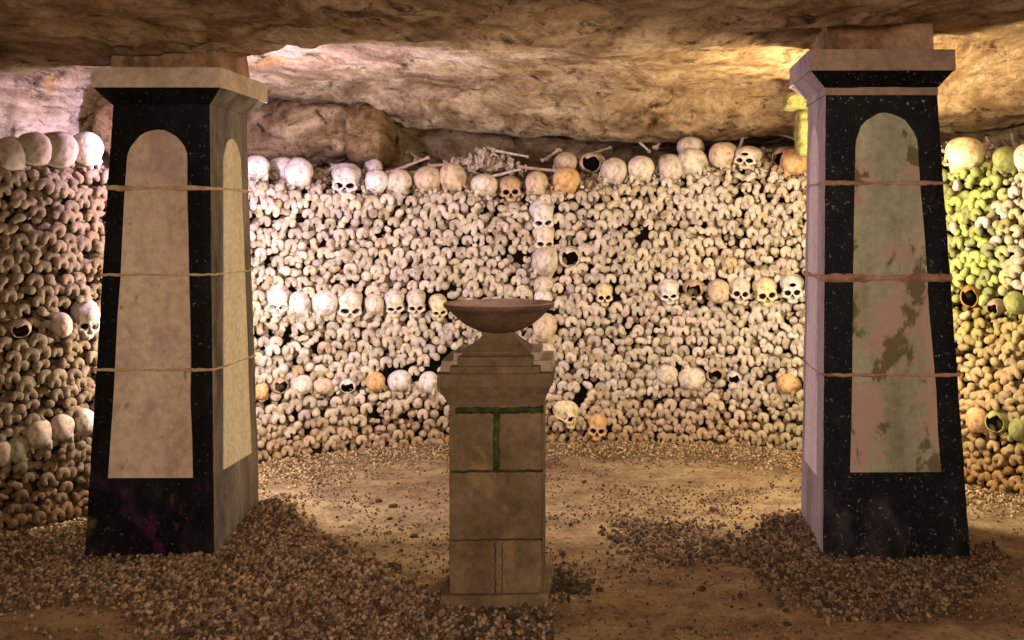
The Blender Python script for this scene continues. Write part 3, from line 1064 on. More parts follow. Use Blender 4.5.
# small chips wedged between the ends
Vc, Fc = surface_nets(lambda x, y, z: ell(x, y, z, (0, 0, 0), (0.020, 0.016, 0.012)), (-0.026, -0.022, -0.018), (0.026, 0.022, 0.018), 0.0085)
for _ in range(2600):
    ss = random.uniform(0.02, TOTAL - 0.02)
    tz = float(top_z(ss))
    u = random.random()
    z = random.uniform(0.03, tz)
    if u < 0.25:
        z = random.uniform(0.0, 0.12)
    elif u < 0.45:
        z = tz + random.uniform(-0.07, 0.02)
    e = ((ss - BLOCK[:, 0]) / BLOCK[:, 2]) ** 2 + ((z - BLOCK[:, 1]) / BLOCK[:, 3]) ** 2
    if e.min() < 1:
        continue
    x, y, nx, ny = [float(v) for v in on_path(ss, random.uniform(-0.04, -0.005))]
    px = CX + FPX * x / y
    M = rot(random.uniform(0, 6), random.uniform(0, 6), random.uniform(0, 6))
    sc = np.array([random.uniform(0.6, 1.3), random.uniform(0.6, 1.2), random.uniform(0.5, 1.2)])
    chips.add((Vc * sc) @ M.T + np.array([x, y, z]), Fc, bone_tint(ss, z, px, random) * 0.95)

o = stack.build('stacked_bones', M_BONES)
tag(o, 'cream bone ends stacked tightly across the back wall between the pillars', 'bones', kind='stuff')


# ------------------------------------------------------------------ loose long bones on top of the back wall
def femur(x, y, z):
    d = cap(x, y, z, (-0.17, 0, 0), (0.15, 0, 0.008), 0.0135, 0.014)
    d = smin(d, ell(x, y, z, (0.172, 0.022, 0.006), (0.024, 0.022, 0.024)), 0.012)
    d = smin(d, ell(x, y, z, (0.172, -0.022, 0.006), (0.024, 0.020, 0.022)), 0.012)
    d = smin(d, cap(x, y, z, (-0.165, 0, 0), (-0.195, 0.035, 0.0), 0.015, 0.013), 0.010)
    d = smin(d, ell(x, y, z, (-0.203, 0.045, 0.0), (0.022, 0.022, 0.022)), 0.006)
    return smin(d, ell(x, y, z, (-0.178, -0.012, 0.0), (0.022, 0.018, 0.020)), 0.01)


def shin(x, y, z):
    d = cap(x, y, z, (-0.15, 0, 0), (0.15, 0, 0), 0.015, 0.010)
    d = smin(d, ell(x, y, z, (-0.165, 0, 0), (0.020, 0.034, 0.026)), 0.014)
    return smin(d, ell(x, y, z, (0.16, 0.0, 0.0), (0.018, 0.021, 0.018)), 0.010)


V, F = surface_nets(femur, (-0.24, -0.06, -0.05), (0.22, 0.085, 0.05), 0.0065)
FEM = mesh_np('long_bone', V, F, M_BONE)
V, F = surface_nets(shin, (-0.21, -0.05, -0.05), (0.2, 0.05, 0.05), 0.0065)
SHN = mesh_np('shin_bone', V, F, M_BONE)


def long_bone(p, q, d0, d1, mesh, tint, label, group=None):
    a, b = at(*p, d0), at(*q, d1)
    v = b - a
    base = 0.40 if mesh is FEM else 0.35
    o = link('long_bone', mesh)
    k = v.length / base
    o.scale = (k, max(0.75, min(1.1, k)), max(0.75, min(1.1, k)))
    o.rotation_euler = v.to_track_quat('X', 'Z').to_euler()
    o.location = (a + b) / 2
    o.color = (*tint, 1)
    tag(o, label, 'bone', group)
    return o


long_bone((386, 174), (430, 157), 6.68, 6.78, SHN, T_, 'long tan bone leaning up behind the top row, left of the crumbling heap')
long_bone((492, 150), (529, 157), 6.95, 6.98, SHN, C_, 'pale long bone lying highest on the heap above the bowl')
long_bone((486, 178), (522, 169), 6.76, 6.80, SHN, W_, 'white long bone above the orange facing skull')
long_bone((518, 167), (566, 173), 6.84, 6.78, FEM, T_, 'long bone with a round ball end above the column of skulls')
long_bone((578, 158), (612, 147), 6.95, 7.05, SHN, B_, 'brown long bone rising behind the hollow upturned skull')
long_bone((428, 166), (452, 164), 6.82, 6.85, SHN, T_, 'tan long bone lying behind the wide tan skull')
long_bone((634, 137), (650, 152), 7.0, 6.9, SHN, C_, 'grey bone slanting down in the dark gap above the pale broad skull')
long_bone((655, 148), (665, 138), 6.95, 7.05, SHN, T_, 'short stub of bone sticking up right of the slanting grey bone')
long_bone((738, 152), (744, 136), 6.8, 6.95, FEM, C_, 'knobbed bone standing up behind the high tan skull')
long_bone((775, 132), (797, 140), 6.75, 6.7, SHN, B_, 'brown thin bone in the dark gap next to the mossy stone')
long_bone((545, 160), (560, 150), 6.95, 7.02, FEM, T_, 'knuckled bone behind the yellowish skull in the heap')
long_bone((660, 168), (672, 158), 6.8, 6.85, SHN, T_, 'flat tan bone shard between two pale top row skulls')
long_bone((322, 176), (336, 166), 6.55, 6.65, FEM, W_, 'white bone lump between the round white skull and the broad one')
long_bone((420, 160), (408, 152), 6.95, 7.05, FEM, B_, 'grey knobbed bone in the hollow below the rock block')

# rubble of broken bones filling the top behind the skulls
rub = Heap()
for _ in range(900):
    ss = random.uniform(float(s_of_px(240)), float(s_of_px(1020)))
    dep = random.uniform(0.06, 0.75)
    x, y, nx, ny = [float(v) for v in on_path(ss, -dep)]
    z = float(top_z(ss)) - 0.02 + min(0.11, dep * 0.22) + random.uniform(-0.02, 0.05)
    k = random.choice((0, 1, 2, 3, 4, 5))
    M = rot(random.uniform(0, 6), random.uniform(0, 6), random.uniform(0, 6))
    t = bone_tint(ss, 1.0, 500, random) * random.uniform(0.6, 1.0) * np.array([1, 0.92, 0.86])
    if k == 5:
        rub.add((Vc * random.uniform(1, 2.2)) @ M.T + np.array([x, y, z]), Fc, t)
    else:
        V, F = BE[k]
        rub.add((V * random.uniform(0.55, 0.95)) @ M.T + np.array([x, y, z]), F, t)
for _ in range(170):                                   # the white crumbling heap
    px, py = random.gauss(480, 17), random.gauss(162, 5)
    p = at(px, py + abs(px - 478) * 0.12, random.uniform(6.9, 7.05))
    M = rot(random.uniform(0, 6), random.uniform(0, 6), random.uniform(0, 6))
    rub.add((Vc * np.array([random.uniform(0.8, 1.9), random.uniform(0.7, 1.5), random.uniform(0.5, 1.1)])) @ M.T + np.array(p), Fc, np.array((0.78, 0.68, 0.54)) * random.uniform(0.7, 1.0))
tag(rub.build('bone_rubble', M_BONES), 'broken bones heaped in the dark behind the top row of skulls', 'bones', kind='stuff')
tag(chips.build('bone_chips', M_BONES), 'small bone chips wedged between the stacked bone ends', 'bone chips', kind='stuff')


# ------------------------------------------------------------------ boulders under the ceiling
def boulder(name, c, r, seed, mat, col, label, pw=3.0, cat='rock', noise=0.12):
    n = 26

    def f(x, y, z):
        k = (np.abs(x / r[0]) ** pw + np.abs(y / r[1]) ** pw + np.abs(z / r[2]) ** pw) ** (1 / pw)
        q = max(r)
        d = (k - 1) * min(r)
        return d + noise * min(r) * 1.6 * fbm(x / q * 2.2, y / q * 2.2, z / q * 2.8, 5, seed)
    R = np.array(r) * 1.35
    V, F = surface_nets(f, -R, R, max(r) / n)
    o = link(name, mesh_np(name, V, F, mat, True, np.tile(np.array(col), (len(V), 1))), loc=c)
    tag(o, label, cat)
    return o


boulder('rock_block', (-2.12, 6.86, 1.93), (0.44, 0.40, 0.20), 3, M_ROCK, (1.25, 1.18, 1.0), 'long rounded limestone block above the white skulls right of the left pillar')
boulder('rock_block', (-1.63, 6.88, 1.91), (0.12, 0.34, 0.19), 12, M_ROCK, (0.95, 0.82, 0.62), 'narrow upright limestone block right of the long rounded one', 4.0)
boulder('rock_block', (-2.62, 5.62, 1.86), (0.14, 0.16, 0.17), 7, M_ROCK, (0.9, 0.75, 0.55), 'small brown boulder behind the left pillar above the left wall skulls')

# mossy stones beside the right pillar
ms = empty('mossy_stone', at(802, 155, 5.85))
base = ms.location
for nm, (px, py, hw, hh, hd) in {'upper_stone': (800, 102, 0.085, 0.048, 0.10), 'lower_stone': (807, 133, 0.062, 0.135, 0.10)}.items():
    o = boulder(nm, (0, 0, 0), (hw, hd, hh), 5, M_MOSSY, (1, 1, 1), None, 4.0, None, 0.10)
    o.parent = ms
    o.location = at(px, py, 5.85) - base
tag(ms, 'yellow green mossy stone wedged under the ceiling beside the right pillar', 'stone')


# ------------------------------------------------------------------ pillars
def poly_prism(pts_front, pts_back):
    n = len(pts_front)
    V = list(pts_front) + list(pts_back)
    F = [tuple(range(n)), tuple(range(2 * n - 1, n - 1, -1))]
    for i in range(n):
        j = (i + 1) % n
        F.append((i, i + n, j + n, j))
    return V, F


def finish(me, bevel=0.0, seg=2):
    bm = bmesh.new()
    bm.from_mesh(me)
    bmesh.ops.recalc_face_normals(bm, faces=bm.faces)
    if bevel:
        bmesh.ops.bevel(bm, geom=[e for e in bm.edges if e.calc_face_angle(0) > 0.3], offset=bevel, segments=seg, affect='EDGES', profile=0.6)
    bm.to_mesh(me)
    bm.free()
    return me


def rough_box(lo0, hi0, lo1, hi1, z0, z1, nx=10, nz=30, amp=0.004, seed=1):
    """four sided frustum with finely divided, slightly uneven faces; lo/hi are (x, y) at z0 and at z1"""
    V, F, FI = [], [], []

    def corner(u, v, t):
        x = (lo0[0] + (hi0[0] - lo0[0]) * u) * (1 - t) + (lo1[0] + (hi1[0] - lo1[0]) * u) * t
        y = (lo0[1] + (hi0[1] - lo0[1]) * v) * (1 - t) + (lo1[1] + (hi1[1] - lo1[1]) * v) * t
        return x, y, z0 + (z1 - z0) * t
    ring = [(i / nx, 0) for i in range(nx)] + [(1, i / nx) for i in range(nx)] + [(1 - i / nx, 1) for i in range(nx)] + [(0, 1 - i / nx) for i in range(nx)]
    N = len(ring)
    for k in range(nz + 1):
        for (u, v) in ring:
            V.append(corner(u, v, k / nz))
    for k in range(nz):
        for i in range(N):
            j = (i + 1) % N
            F.append((k * N + i, k * N + j, (k + 1) * N + j, (k + 1) * N + i))
            FI.append(i // nx)
    F.append(tuple(range(N - 1, -1, -1)))
    F.append(tuple(range(nz * N, nz * N + N)))
    FI += [4, 5]
    V = np.array(V)
    c = V.mean(0)
    dn = V[:, :2] - c[:2]
    l = np.linalg.norm(dn, axis=1)[:, None]
    n = fbm(V[:, 0] * 9, V[:, 1] * 9, V[:, 2] * 9, 4, seed)
    edge = np.array([(u in (0, 1)) and (v in (0, 1)) for (u, v) in ring] * (nz + 1))
    n2 = vnoise(V[:, 0] * 25, V[:, 1] * 25, V[:, 2] * 25, seed + 3)
    V[:, :2] += dn / l * (amp * n - np.where(edge, 0.004 + 0.004 * np.maximum(n2, 0), 0))[:, None]
    return V, F, FI


class Pillar:
    def __init__(self, b, t, zt, mats, seed):
        # b, t: (x0, x1, y0, y1) at the foot and under the capital
        self.b, self.t, self.zt, self.mats, self.seed = b, t, zt, mats, seed
        self.root = empty('stone_pillar', ((b[0] + b[1]) / 2, (b[2] + b[3]) / 2, 0))

    def at(self, z):
        k = z / self.zt
        return [self.b[i] * (1 - k) + self.t[i] * k for i in range(4)]

    def part(self, name, me):
        o = link(name, me, self.root)
        o.matrix_parent_inverse = Matrix.Translation(-self.root.location)
        return o

    def front(self, u, z, off):
        x0, x1, y0, y1 = self.at(z)
        return (x0 + (x1 - x0) * u, y0 - off, z)

    def side(self, u, z, off, which):
        x0, x1, y0, y1 = self.at(z)
        return ((x1 + off) if which > 0 else (x0 - off), y0 + (y1 - y0) * u, z)

    def shaft(self):
        b, t = self.b, self.t
        V, F, FI = rough_box((b[0], b[2]), (b[1], b[3]), (t[0], t[2]), (t[1], t[3]), -0.05, self.zt, 14, 60, 0.003, self.seed)
        idx = [0 if f in (0, 2, 4, 5) else 1 for f in FI]
        me = mesh_np('shaft', V, F, [self.mats['paint'], self.mats['side']], False, None, idx)
        self.part('shaft', me)

    def panel(self, fn, u_spring, u_base, z0, zs, z1, mat, n=14):
        L, R = [], []
        pts = [(u_base[0], z0), (u_base[1], z0)]
        m = 8
        for i in range(1, m):
            k = i / m
            pts.append((u_base[1] + (u_spring[1] - u_base[1]) * k, z0 + (zs - z0) * k))
        uc, ur = (u_spring[0] + u_spring[1]) / 2, (u_spring[1] - u_spring[0]) / 2
        for i in range(n + 1):
            a = math.pi * i / n
            pts.append((uc + ur * math.cos(a), zs + (z1 - zs) * math.sin(a)))
        for i in range(m - 1, 0, -1):
            k = i / m
            pts.append((u_base[0] + (u_spring[0] - u_base[0]) * k, z0 + (zs - z0) * k))
        rr = random.Random(self.seed)
        pts = [(u + rr.uniform(-0.006, 0.006), z + rr.uniform(-0.002, 0.002)) for u, z in pts]
        V, F = poly_prism([fn(u, z, 0.004) for u, z in pts], [fn(u, z, -0.01) for u, z in pts])
        self.part('arched_panel', finish(mesh_np('arched_panel', V, F, mat, False)))

    def joint(self, z, h, mat, which, wob=0.004, ext=(0, 1)):
        """uneven mortar bed running round the visible faces"""
        rr = random.Random(int(z * 1000) + self.seed)
        N = 26
        V, F = [], []
        path = []
        for i in range(N + 1):
            path.append(('f', i / N))
        for i in range(1, N + 1):
            path.append(('s', i / N))
        if which < 0:
            path = [('s', 1 - i / N) for i in range(N)] + [('f', i / N) for i in range(N + 1)]
        for kind, u in path:
            hh = h * (0.55 + 0.9 * abs(math.sin(u * 5 + z * 9)) * rr.uniform(0.5, 1)) * 0.5
            zc = z + rr.uniform(-wob, wob) * 0.6
            o1 = 0.0045 + rr.uniform(0, 0.002)
            if kind == 'f':
                row = [self.front(u, zc - hh, -0.01), self.front(u, zc - hh, o1), self.front(u, zc + hh, o1), self.front(u, zc + hh, -0.01)]
            else:
                row = [self.side(u, zc - hh * 0.6, -0.01, which), self.side(u, zc - hh * 0.6, o1, which), self.side(u, zc + hh * 0.6, o1, which), self.side(u, zc + hh * 0.6, -0.01, which)]
            V += row
        n = len(path)
        for i in range(n - 1):
            for k in range(3):
                F.append((i * 4 + k, (i + 1) * 4 + k, (i + 1) * 4 + k + 1, i * 4 + k + 1))
        self.part('mortar_joint', finish(mesh_np('mortar_joint', V, F, mat, True)))

    def block(self, name, lo0, hi0, lo1, hi1, z0, z1, mats, amp=0.004, nx=10, nz=8, idx=None):
        V, F, FI = rough_box(lo0, hi0, lo1, hi1, z0, z1, nx, nz, amp, self.seed + len(name))
        mi = None if idx is None else [idx.get(f, 0) for f in FI]
        self.part(name, mesh_np(name, V, F, mats, False, None, mi))


# left pillar
PL = Pillar((-2.224, -1.687, 4.39, 4.94), (-2.134, -1.730, 4.45, 4.88), 1.853, {'paint': M_BLACK_L, 'side': M_WORN}, 5)
PL.shaft()
PL.panel(PL.front, (0.187, 0.775), (0.161, 0.83), 0.319, 1.617, 1.741, M_PANEL_L)
PL.panel(lambda u, z, o: PL.side(u, z, o, 1), (0.30, 0.76), (0.18, 0.80), 0.33, 1.60, 1.722, M_PANEL_LS)
for z, h in ((1.502, 0.017), (1.146, 0.009), (0.758, 0.010)):
    PL.joint(z, h, M_MORTAR, 1)
PL.block('capital_cove', (-2.137, 4.447), (-1.727, 4.883), (-2.186, 4.385), (-1.660, 4.940), 1.846, 1.910, [M_BLACK_L, M_WORN], 0.003, idx={1: 1})
PL.block('capital_slab', (-2.190, 4.375), (-1.656, 4.945), (-2.190, 4.375), (-1.656, 4.945), 1.908, 1.989, [M_SLAB_L], 0.004)
PL.block('neck_block', (-2.140, 4.45), (-1.715, 4.88), (-2.130, 4.46), (-1.725, 4.87), 1.985, 2.20, [M_NECK], 0.010)
tag(PL.root, 'left black painted tapering pillar with a pinkish arched panel and beige capital', 'pillar')

# right pillar
PR = Pillar((0.781, 1.391, 4.39, 4.96), (0.803, 1.267, 4.45, 4.90), 1.918, {'paint': M_BLACK_R, 'side': M_WORN_R}, 9)
PR.shaft()
PR.panel(PR.front, (0.262, 0.793), (0.191, 0.83), 0.343, 1.671, 1.811, M_PANEL_R)
PR.panel(lambda u, z, o: PR.side(u, z, o, -1), (0.30, 0.72), (0.25, 0.80), 0.30, 1.62, 1.78, M_PANEL_RS)
for z, h in ((1.522, 0.016), (1.133, 0.030), (0.737, 0.012)):
    PR.joint(z, h, M_MORTAR_R, -1)
PR.block('bare_stone_band', (0.796, 4.443), (1.272, 4.905), (0.799, 4.443), (1.270, 4.905), 1.885, 1.918, [M_SLAB_R, M_WORN_R], 0.004, idx={3: 1})
PR.block('capital_cove', (0.800, 4.445), (1.270, 4.905), (0.730, 4.385), (1.318, 4.965), 1.914, 1.979, [M_BLACK_R, M_WORN_R], 0.003, idx={3: 1})
PR.block('capital_slab', (0.727, 4.375), (1.322, 4.97), (0.727, 4.375), (1.322, 4.97), 1.977, 2.062, [M_SLAB_R, M_WORN_R], 0.004, idx={3: 1})
PR.block('neck_block', (0.806, 4.45), (1.252, 4.90), (0.812, 4.46), (1.248, 4.89), 2.058, 2.28, [M_NECK], 0.010)
tag(PR.root, 'right black painted tapering pillar with a mossy green and pink arched panel', 'pillar')

# ------------------------------------------------------------------ pedestal with the bowl
PXC, PYC = -0.480, 3.965
ped = empty('pedestal', (PXC, PYC, 0), math.radians(2.0))
tag(ped, 'brown stone pedestal carrying a wide shallow bowl in the middle of the crypt', 'pedestal')


def pbox(name, hx0, hy0, hx1, hy1, z0, z1, mat, amp=0.003, nx=10, nz=10, cx=0.0, cy=0.0, seed=3):
    V, F, FI = rough_box((cx - hx0, cy - hy0), (cx + hx0, cy + hy0), (cx - hx1, cy - hy1), (cx + hx1, cy + hy1), z0, z1, nx, nz, amp, seed)
    return link(name, mesh_np(name, V, F, mat, False), ped)


pbox('plinth', 0.198, 0.195, 0.190, 0.188, -0.05, 0.055, M_PED, 0.008, seed=4)
pbox('shaft', 0.164, 0.164, 0.164, 0.164, 0.03, 0.715, M_PED, 0.003, 12, 30)
pbox('cap_cove', 0.164, 0.164, 0.200, 0.200, 0.712, 0.788, M_PED, 0.003)
pbox('cap_slab', 0.202, 0.202, 0.202, 0.202, 0.786, 0.830, M_PED, 0.003)
pbox('ledge', 0.201, 0.155, 0.195, 0.155, 0.828, 0.868, M_PEDTOP, 0.003, cy=0.02)
pbox('ledge', 0.158, 0.185, 0.158, 0.185, 0.828, 0.854, M_PED, 0.002)
pbox('ledge', 0.157, 0.14, 0.155, 0.14, 0.864, 0.895, M_PEDTOP, 0.002, cy=0.02)
pbox('ledge', 0.133, 0.168, 0.133, 0.168, 0.850, 0.886, M_PED, 0.002)
# flaring foot, square in plan
prof = [(0.133, 0.884), (0.112, 0.901), (0.088, 0.920), (0.068, 0.937), (0.057, 0.951), (0.053, 0.962)]
V, F = [], []
for k, (h, z) in enumerate(prof):
    n = 6
    rn = [(-h + 2 * h * i / n, -h) for i in range(n)] + [(h, -h + 2 * h * i / n) for i in range(n)] + [(h - 2 * h * i / n, h) for i in range(n)] + [(-h, h - 2 * h * i / n) for i in range(n)]
    V += [(a, b, z) for a, b in rn]
N = 24
for k in range(len(prof) - 1):
    for i in range(N):
        j = (i + 1) % N
        F.append((k * N + i, k * N + j, (k + 1) * N + j, (k + 1) * N + i))
link('flared_foot', mesh_np('flared_foot', V, F, M_PED, False), ped)


def lathe(profile, n=72, wob=0.0):
    V, F = [], []
    for r, z in profile:
        for i in range(n):
            a = 2 * math.pi * i / n
            V.append((r * math.cos(a), r * math.sin(a), z))
    for k in range(len(profile) - 1):
        for i in range(n):
            j = (i + 1) % n
            F.append((k * n + i, k * n + j, (k + 1) * n + j, (k + 1) * n + i))
    F.append(tuple(range(n - 1, -1, -1)))
    F.append(tuple(range((len(profile) - 1) * n, len(profile) * n)))
    V = np.array(V)
    V[:, 2] += wob * vnoise(V[:, 0] * 18, V[:, 1] * 18, V[:, 2] * 18, 4)
    return V, F


bw = [(0.052, 0.968), (0.070, 0.974), (0.098, 0.985), (0.128, 1.002), (0.152, 1.022), (0.170, 1.040), (0.180, 1.050), (0.190, 1.054), (0.199, 1.062), (0.2035, 1.070), (0.202, 1.076)]
V, F = lathe(bw)
V[:, 2] -= 0.012
bowl = link('bowl', mesh_np('bowl', V, F[:-1], M_BOWL, True), ped)
rim = [(0.202, 1.0755), (0.198, 1.079), (0.186, 1.078), (0.172, 1.071), (0.140, 1.058), (0.10, 1.047), (0.05, 1.042), (0.001, 1.041)]
V, F = lathe(rim, wob=0.003)
V[:, 2] -= 0.012
link('basin', mesh_np('basin', V, F[:-2], M_RIM, True), bowl)


# joints of the masonry on the front, set a hair proud of the stone
def ped_strip(name, x0, x1, z0, z1, mat, seed):
    n = 24
    V, F = [], []
    rr = random.Random(seed)
    hor = (x1 - x0) > (z1 - z0)
    for i in range(n + 1):
        t = i / n
        w = rr.uniform(-0.0025, 0.0025)
        dpt = -0.1665 - rr.uniform(0, 0.001)
        if hor:
            x = x0 + (x1 - x0) * t
            V += [(x, -0.15, z0 + w), (x, dpt, z0 + w), (x, dpt, z1 + w), (x, -0.15, z1 + w)]
        else:
            z = z0 + (z1 - z0) * t
            V += [(x1 + w, -0.15, z), (x1 + w, dpt, z), (x0 + w, dpt, z), (x0 + w, -0.15, z)]
    for i in range(n):
        for k in range(3):
            F.append((i * 4 + k, (i + 1) * 4 + k, (i + 1) * 4 + k + 1, i * 4 + k + 1))
    return link(name, finish(mesh_np(name, V, F, mat, True)), ped)


zf = lambda py: EYE - (py - CY) / FPX * 3.80
xf = lambda px: (px - CX) / FPX * 3.80 - PXC
for nm, a in (('mossy_joint', (xf(454), xf(542), zf(413.5), zf(407), M_MOSS, 1)), ('mossy_joint', (xf(491.5), xf(498), zf(471), zf(412), M_MOSS, 2)),
              ('mossy_joint', (xf(449.5), xf(541), zf(472.5), zf(470), M_LINE, 3)), ('stone_joint', (xf(450), xf(541), zf(540.5), zf(539), M_LINE, 4)),
              ('stone_joint', (xf(493), xf(494), zf(594), zf(542), M_LINE, 5)), ('stone_joint', (xf(500), xf(501), zf(594), zf(542), M_LINE, 6))):
    ped_strip(nm, *a)

# ------------------------------------------------------------------ gravel
PH = (1 + 5 ** 0.5) / 2
ICO_V = np.array([(-1, PH, 0), (1, PH, 0), (-1, -PH, 0), (1, -PH, 0), (0, -1, PH), (0, 1, PH), (0, -1, -PH), (0, 1, -PH), (PH, 0, -1), (PH, 0, 1), (-PH, 0, -1), (-PH, 0, 1)]) / math.sqrt(1 + PH * PH)
ICO_F = np.array([(0, 11, 5), (0, 5, 1), (0, 1, 7), (0, 7, 10), (0, 10, 11), (1, 5, 9), (5, 11, 4), (11, 10, 2), (10, 7, 6), (7, 1, 8), (3, 9, 4), (3, 4, 2), (3, 2, 6), (3, 6, 8), (3, 8, 9), (4, 9, 5), (2, 4, 11), (6, 2, 10), (8, 6, 7), (9, 8, 1)])


def inside(poly, x, y):
    r = np.zeros(len(x), dtype=bool)
    n = len(poly)
    for i in range(n):
        x1, y1 = poly[i]
        x2, y2 = poly[(i + 1) % n]
        c = ((y1 > y) != (y2 > y)) & (x < (x2 - x1) * (y - y1) / (y2 - y1 + 1e-9) + x1)
        r ^= c
    return r


def floor_xy(px, py):
    d = EYE * FPX / (py - CY)
    return ((px - CX) / FPX * d, d)


def scatter_poly(pix, density, feather=0.05):
    poly = [floor_xy(*p) for p in pix]
    xs, ys = [p[0] for p in poly], [p[1] for p in poly]
    A = (max(xs) - min(xs)) * (max(ys) - min(ys))
    n = int(A * density)
    x, y = rng.uniform(min(xs), max(xs), n), rng.uniform(min(ys), max(ys), n)
    jx, jy = rng.normal(0, feather, n), rng.normal(0, feather, n)
    m = inside(poly, x + jx, y + jy)
    return x[m], y[m]


def not_in_pillar(x, y):
    ok = np.ones(len(x), dtype=bool)
    for b in (PL.b, PR.b):
        ok &= ~((x > b[0] + 0.01) & (x < b[1] - 0.01) & (y > b[2] + 0.01) & (y < b[3] - 0.01))
    ok &= ~((np.abs(x - PXC) < 0.18) & (np.abs(y - PYC) < 0.18))
    sd, _ = signed_dist(x, y)
    return ok & (sd < 0.03)


def pebbles(x, y, smin_, smax_, cols, lift=0.3, layers=1.0):
    n = len(x)
    z = ground(x, y)
    sd, _ = signed_dist(x, y)
    z = z + 0.015 * sstep(-0.35, 0.0, sd)
    V = np.repeat(ICO_V[None], n, 0) * rng.uniform(0.72, 1.28, (n, 12, 1))
    sc = rng.uniform(smin_, smax_, (n, 1, 1)) * np.stack([rng.uniform(0.8, 1.3, n), rng.uniform(0.7, 1.1, n), rng.uniform(0.55, 0.9, n)], 1)[:, None, :]
    V = V * sc
    q = rng.normal(size=(n, 4))
    q /= np.linalg.norm(q, axis=1)[:, None]
    a, b, c, d = q.T
    R = np.stack([np.stack([1 - 2 * (c * c + d * d), 2 * (b * c - a * d), 2 * (b * d + a * c)], 1),
                  np.stack([2 * (b * c + a * d), 1 - 2 * (b * b + d * d), 2 * (c * d - a * b)], 1),
                  np.stack([2 * (b * d - a * c), 2 * (c * d + a * b), 1 - 2 * (b * b + c * c)], 1)], 1)
    V = np.einsum('nij,nkj->nki', R, V)
    V += np.stack([x, y, z + smin_ * lift + rng.uniform(0, smax_ * layers, n)], 1)[:, None, :]
    F = (ICO_F[None] + (np.arange(n) * 12)[:, None, None]).reshape(-1, 3)
    C = np.array(cols)[rng.integers(0, len(cols), n)] * rng.uniform(0.7, 1.2, (n, 1))
    return V.reshape(-1, 3), F, np.repeat(C, 12, 0)


BRN = [rgb(150, 118, 88)[:3], rgb(124, 96, 72)[:3], rgb(168, 138, 106)[:3], rgb(102, 78, 60)[:3], rgb(140, 116, 96)[:3], rgb(84, 64, 50)[:3]]
DRK = [rgb(96, 74, 56)[:3], rgb(118, 94, 72)[:3], rgb(74, 58, 46)[:3], rgb(140, 112, 84)[:3]]
TANC = [rgb(176, 146, 106)[:3], rgb(150, 122, 84)[:3], rgb(196, 168, 126)[:3], rgb(122, 98, 66)[:3]]
GRN = [rgb(74, 62, 46)[:3], rgb(92, 80, 60)[:3], rgb(58, 48, 36)[:3]]


def gravel(name, specs, label):
    vs, fs, cs, n = [], [], [], 0
    for pix, dens, feather, s0, s1, cols in specs:
        x, y = scatter_poly(pix, dens, feather) if pix is not None else dens
        m = not_in_pillar(x, y)
        V, F, C = pebbles(x[m], y[m], s0, s1, cols)
        vs.append(V)
        fs.append(F + n)
        cs.append(C)
        n += len(V)
    o = link(name, mesh_np(name, np.concatenate(vs), np.concatenate(fs), M_GRAVEL, False, np.concatenate(cs)))
    tag(o, label, 'gravel', kind='stuff')


GL = [(-70, 545), (0, 541), (83, 550), (215, 553), (240, 518), (262, 508), (300, 528), (325, 548), (380, 572), (420, 592), (445, 618), (452, 652), (190, 665), (170, 628), (120, 606), (60, 598), (20, 612), (-70, 622)]
gravel('gravel', [(GL, 5200, 0.04, 0.007, 0.0145, BRN), ([(-80, 600), (190, 600), (200, 660), (-80, 660)], 350, 0.08, 0.005, 0.011, BRN)], 'brown gravel heaped in the left foreground around the left pillar')
GR = [(745, 560), (768, 532), (800, 512), (822, 545), (972, 553), (990, 540), (1006, 560), (990, 588), (955, 607), (900, 626), (850, 626), (800, 603), (765, 577)]
gravel('gravel', [(GR, 5200, 0.05, 0.007, 0.0135, DRK)], 'dark gravel heaped around the foot of the right pillar')
GM = [(598, 536), (650, 520), (700, 527), (745, 545), (770, 530), (762, 560), (735, 568), (680, 569), (640, 556), (610, 545)]
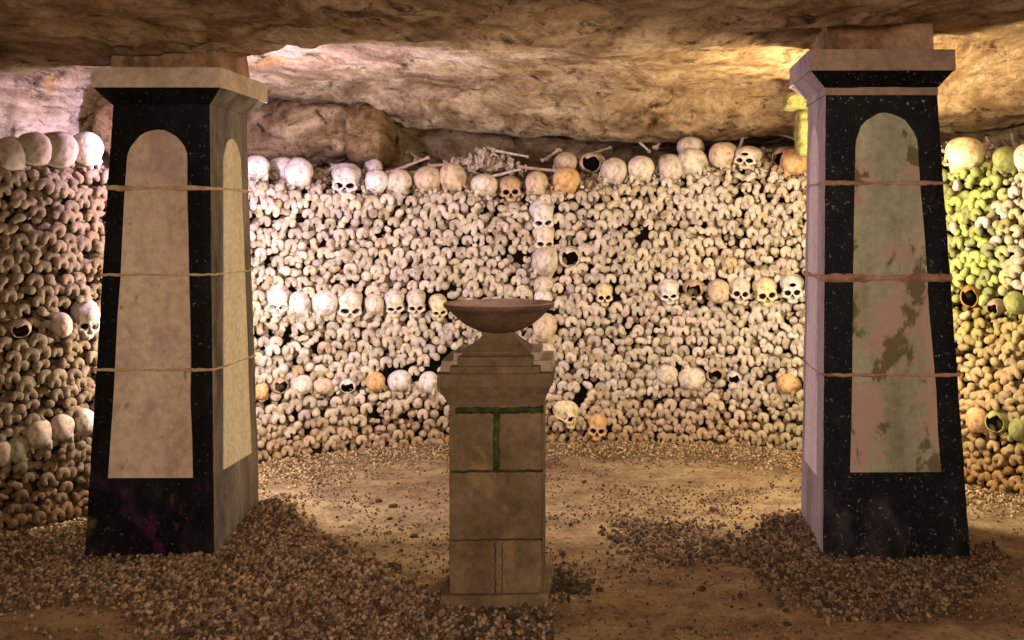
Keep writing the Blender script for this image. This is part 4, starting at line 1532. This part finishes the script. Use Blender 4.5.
gravel('gravel', [(GM, 3000, 0.06, 0.006, 0.0125, DRK)], 'patch of dark gravel on the sandy floor between pedestal and right pillar')
gravel('gravel', [([(446, 606), (548, 604), (552, 650), (440, 655)], 3600, 0.03, 0.008, 0.014, GRN + BRN), ([(546, 565), (572, 578), (590, 600), (556, 612)], 4200, 0.03, 0.007, 0.012, GRN)],
       'greenish gravel around the foot of the pedestal')
# crumbs washed out along the foot of the bone walls
n = 9000
ss = rng.uniform(0.05, TOTAL - 0.05, n)
dd = np.abs(rng.normal(0, 0.20, n))
x, y, nx, ny = on_path(ss)
gravel('bone_crumbs', [(None, (x + nx * dd, y + ny * dd), 0, 0.005, 0.011, TANC)], 'tan bone crumbs strewn along the foot of the bone walls')
x, y = rng.uniform(-2.0, 2.2, 26000), rng.uniform(3.0, 6.4, 26000)
keep = fbm(x * 2.6, y * 2.6, x * 0, 3, 77) + rng.normal(0, 0.22, len(x)) + 0.16 * (y < 4.7) > 0.17
gravel('grit', [(None, (x[keep], y[keep]), 0, 0.0025, 0.0075, DRK + BRN)], 'thin dark grit scattered over the sandy floor')

# loose stones one can pick out on the bare sand
CL = []
for k in range(4):
    V = ICO_V * rng.uniform(0.55, 1.4, (12, 1))
    me = mesh_np('loose_stone', V * 0.018, ICO_F, M_CLOD, False)
    CL.append(me)
rr = random.Random(5)
for k in range(44):
    if k < 30:
        px, py = rr.uniform(555, 790), rr.uniform(482, 632)
        lab, grp = 'dark stone lying loose on the sand right of the pedestal', 'loose stones right of the pedestal'
    else:
        px, py = rr.uniform(290, 440), rr.uniform(482, 570)
        lab, grp = 'dark stone lying loose on the sand left of the pedestal', 'loose stones left of the pedestal'
    x, y = floor_xy(px, py)
    o = link('loose_stone', CL[k % 4])
    kk = rr.uniform(0.35, 0.95)
    o.scale = (kk * rr.uniform(1, 1.5), kk, kk * 0.7)
    o.rotation_euler = (0, 0, rr.uniform(0, 6))
    o.location = (x, y, float(ground(np.array([x]), np.array([y]))[0]) + 0.006)
    tag(o, lab, 'stone', grp)
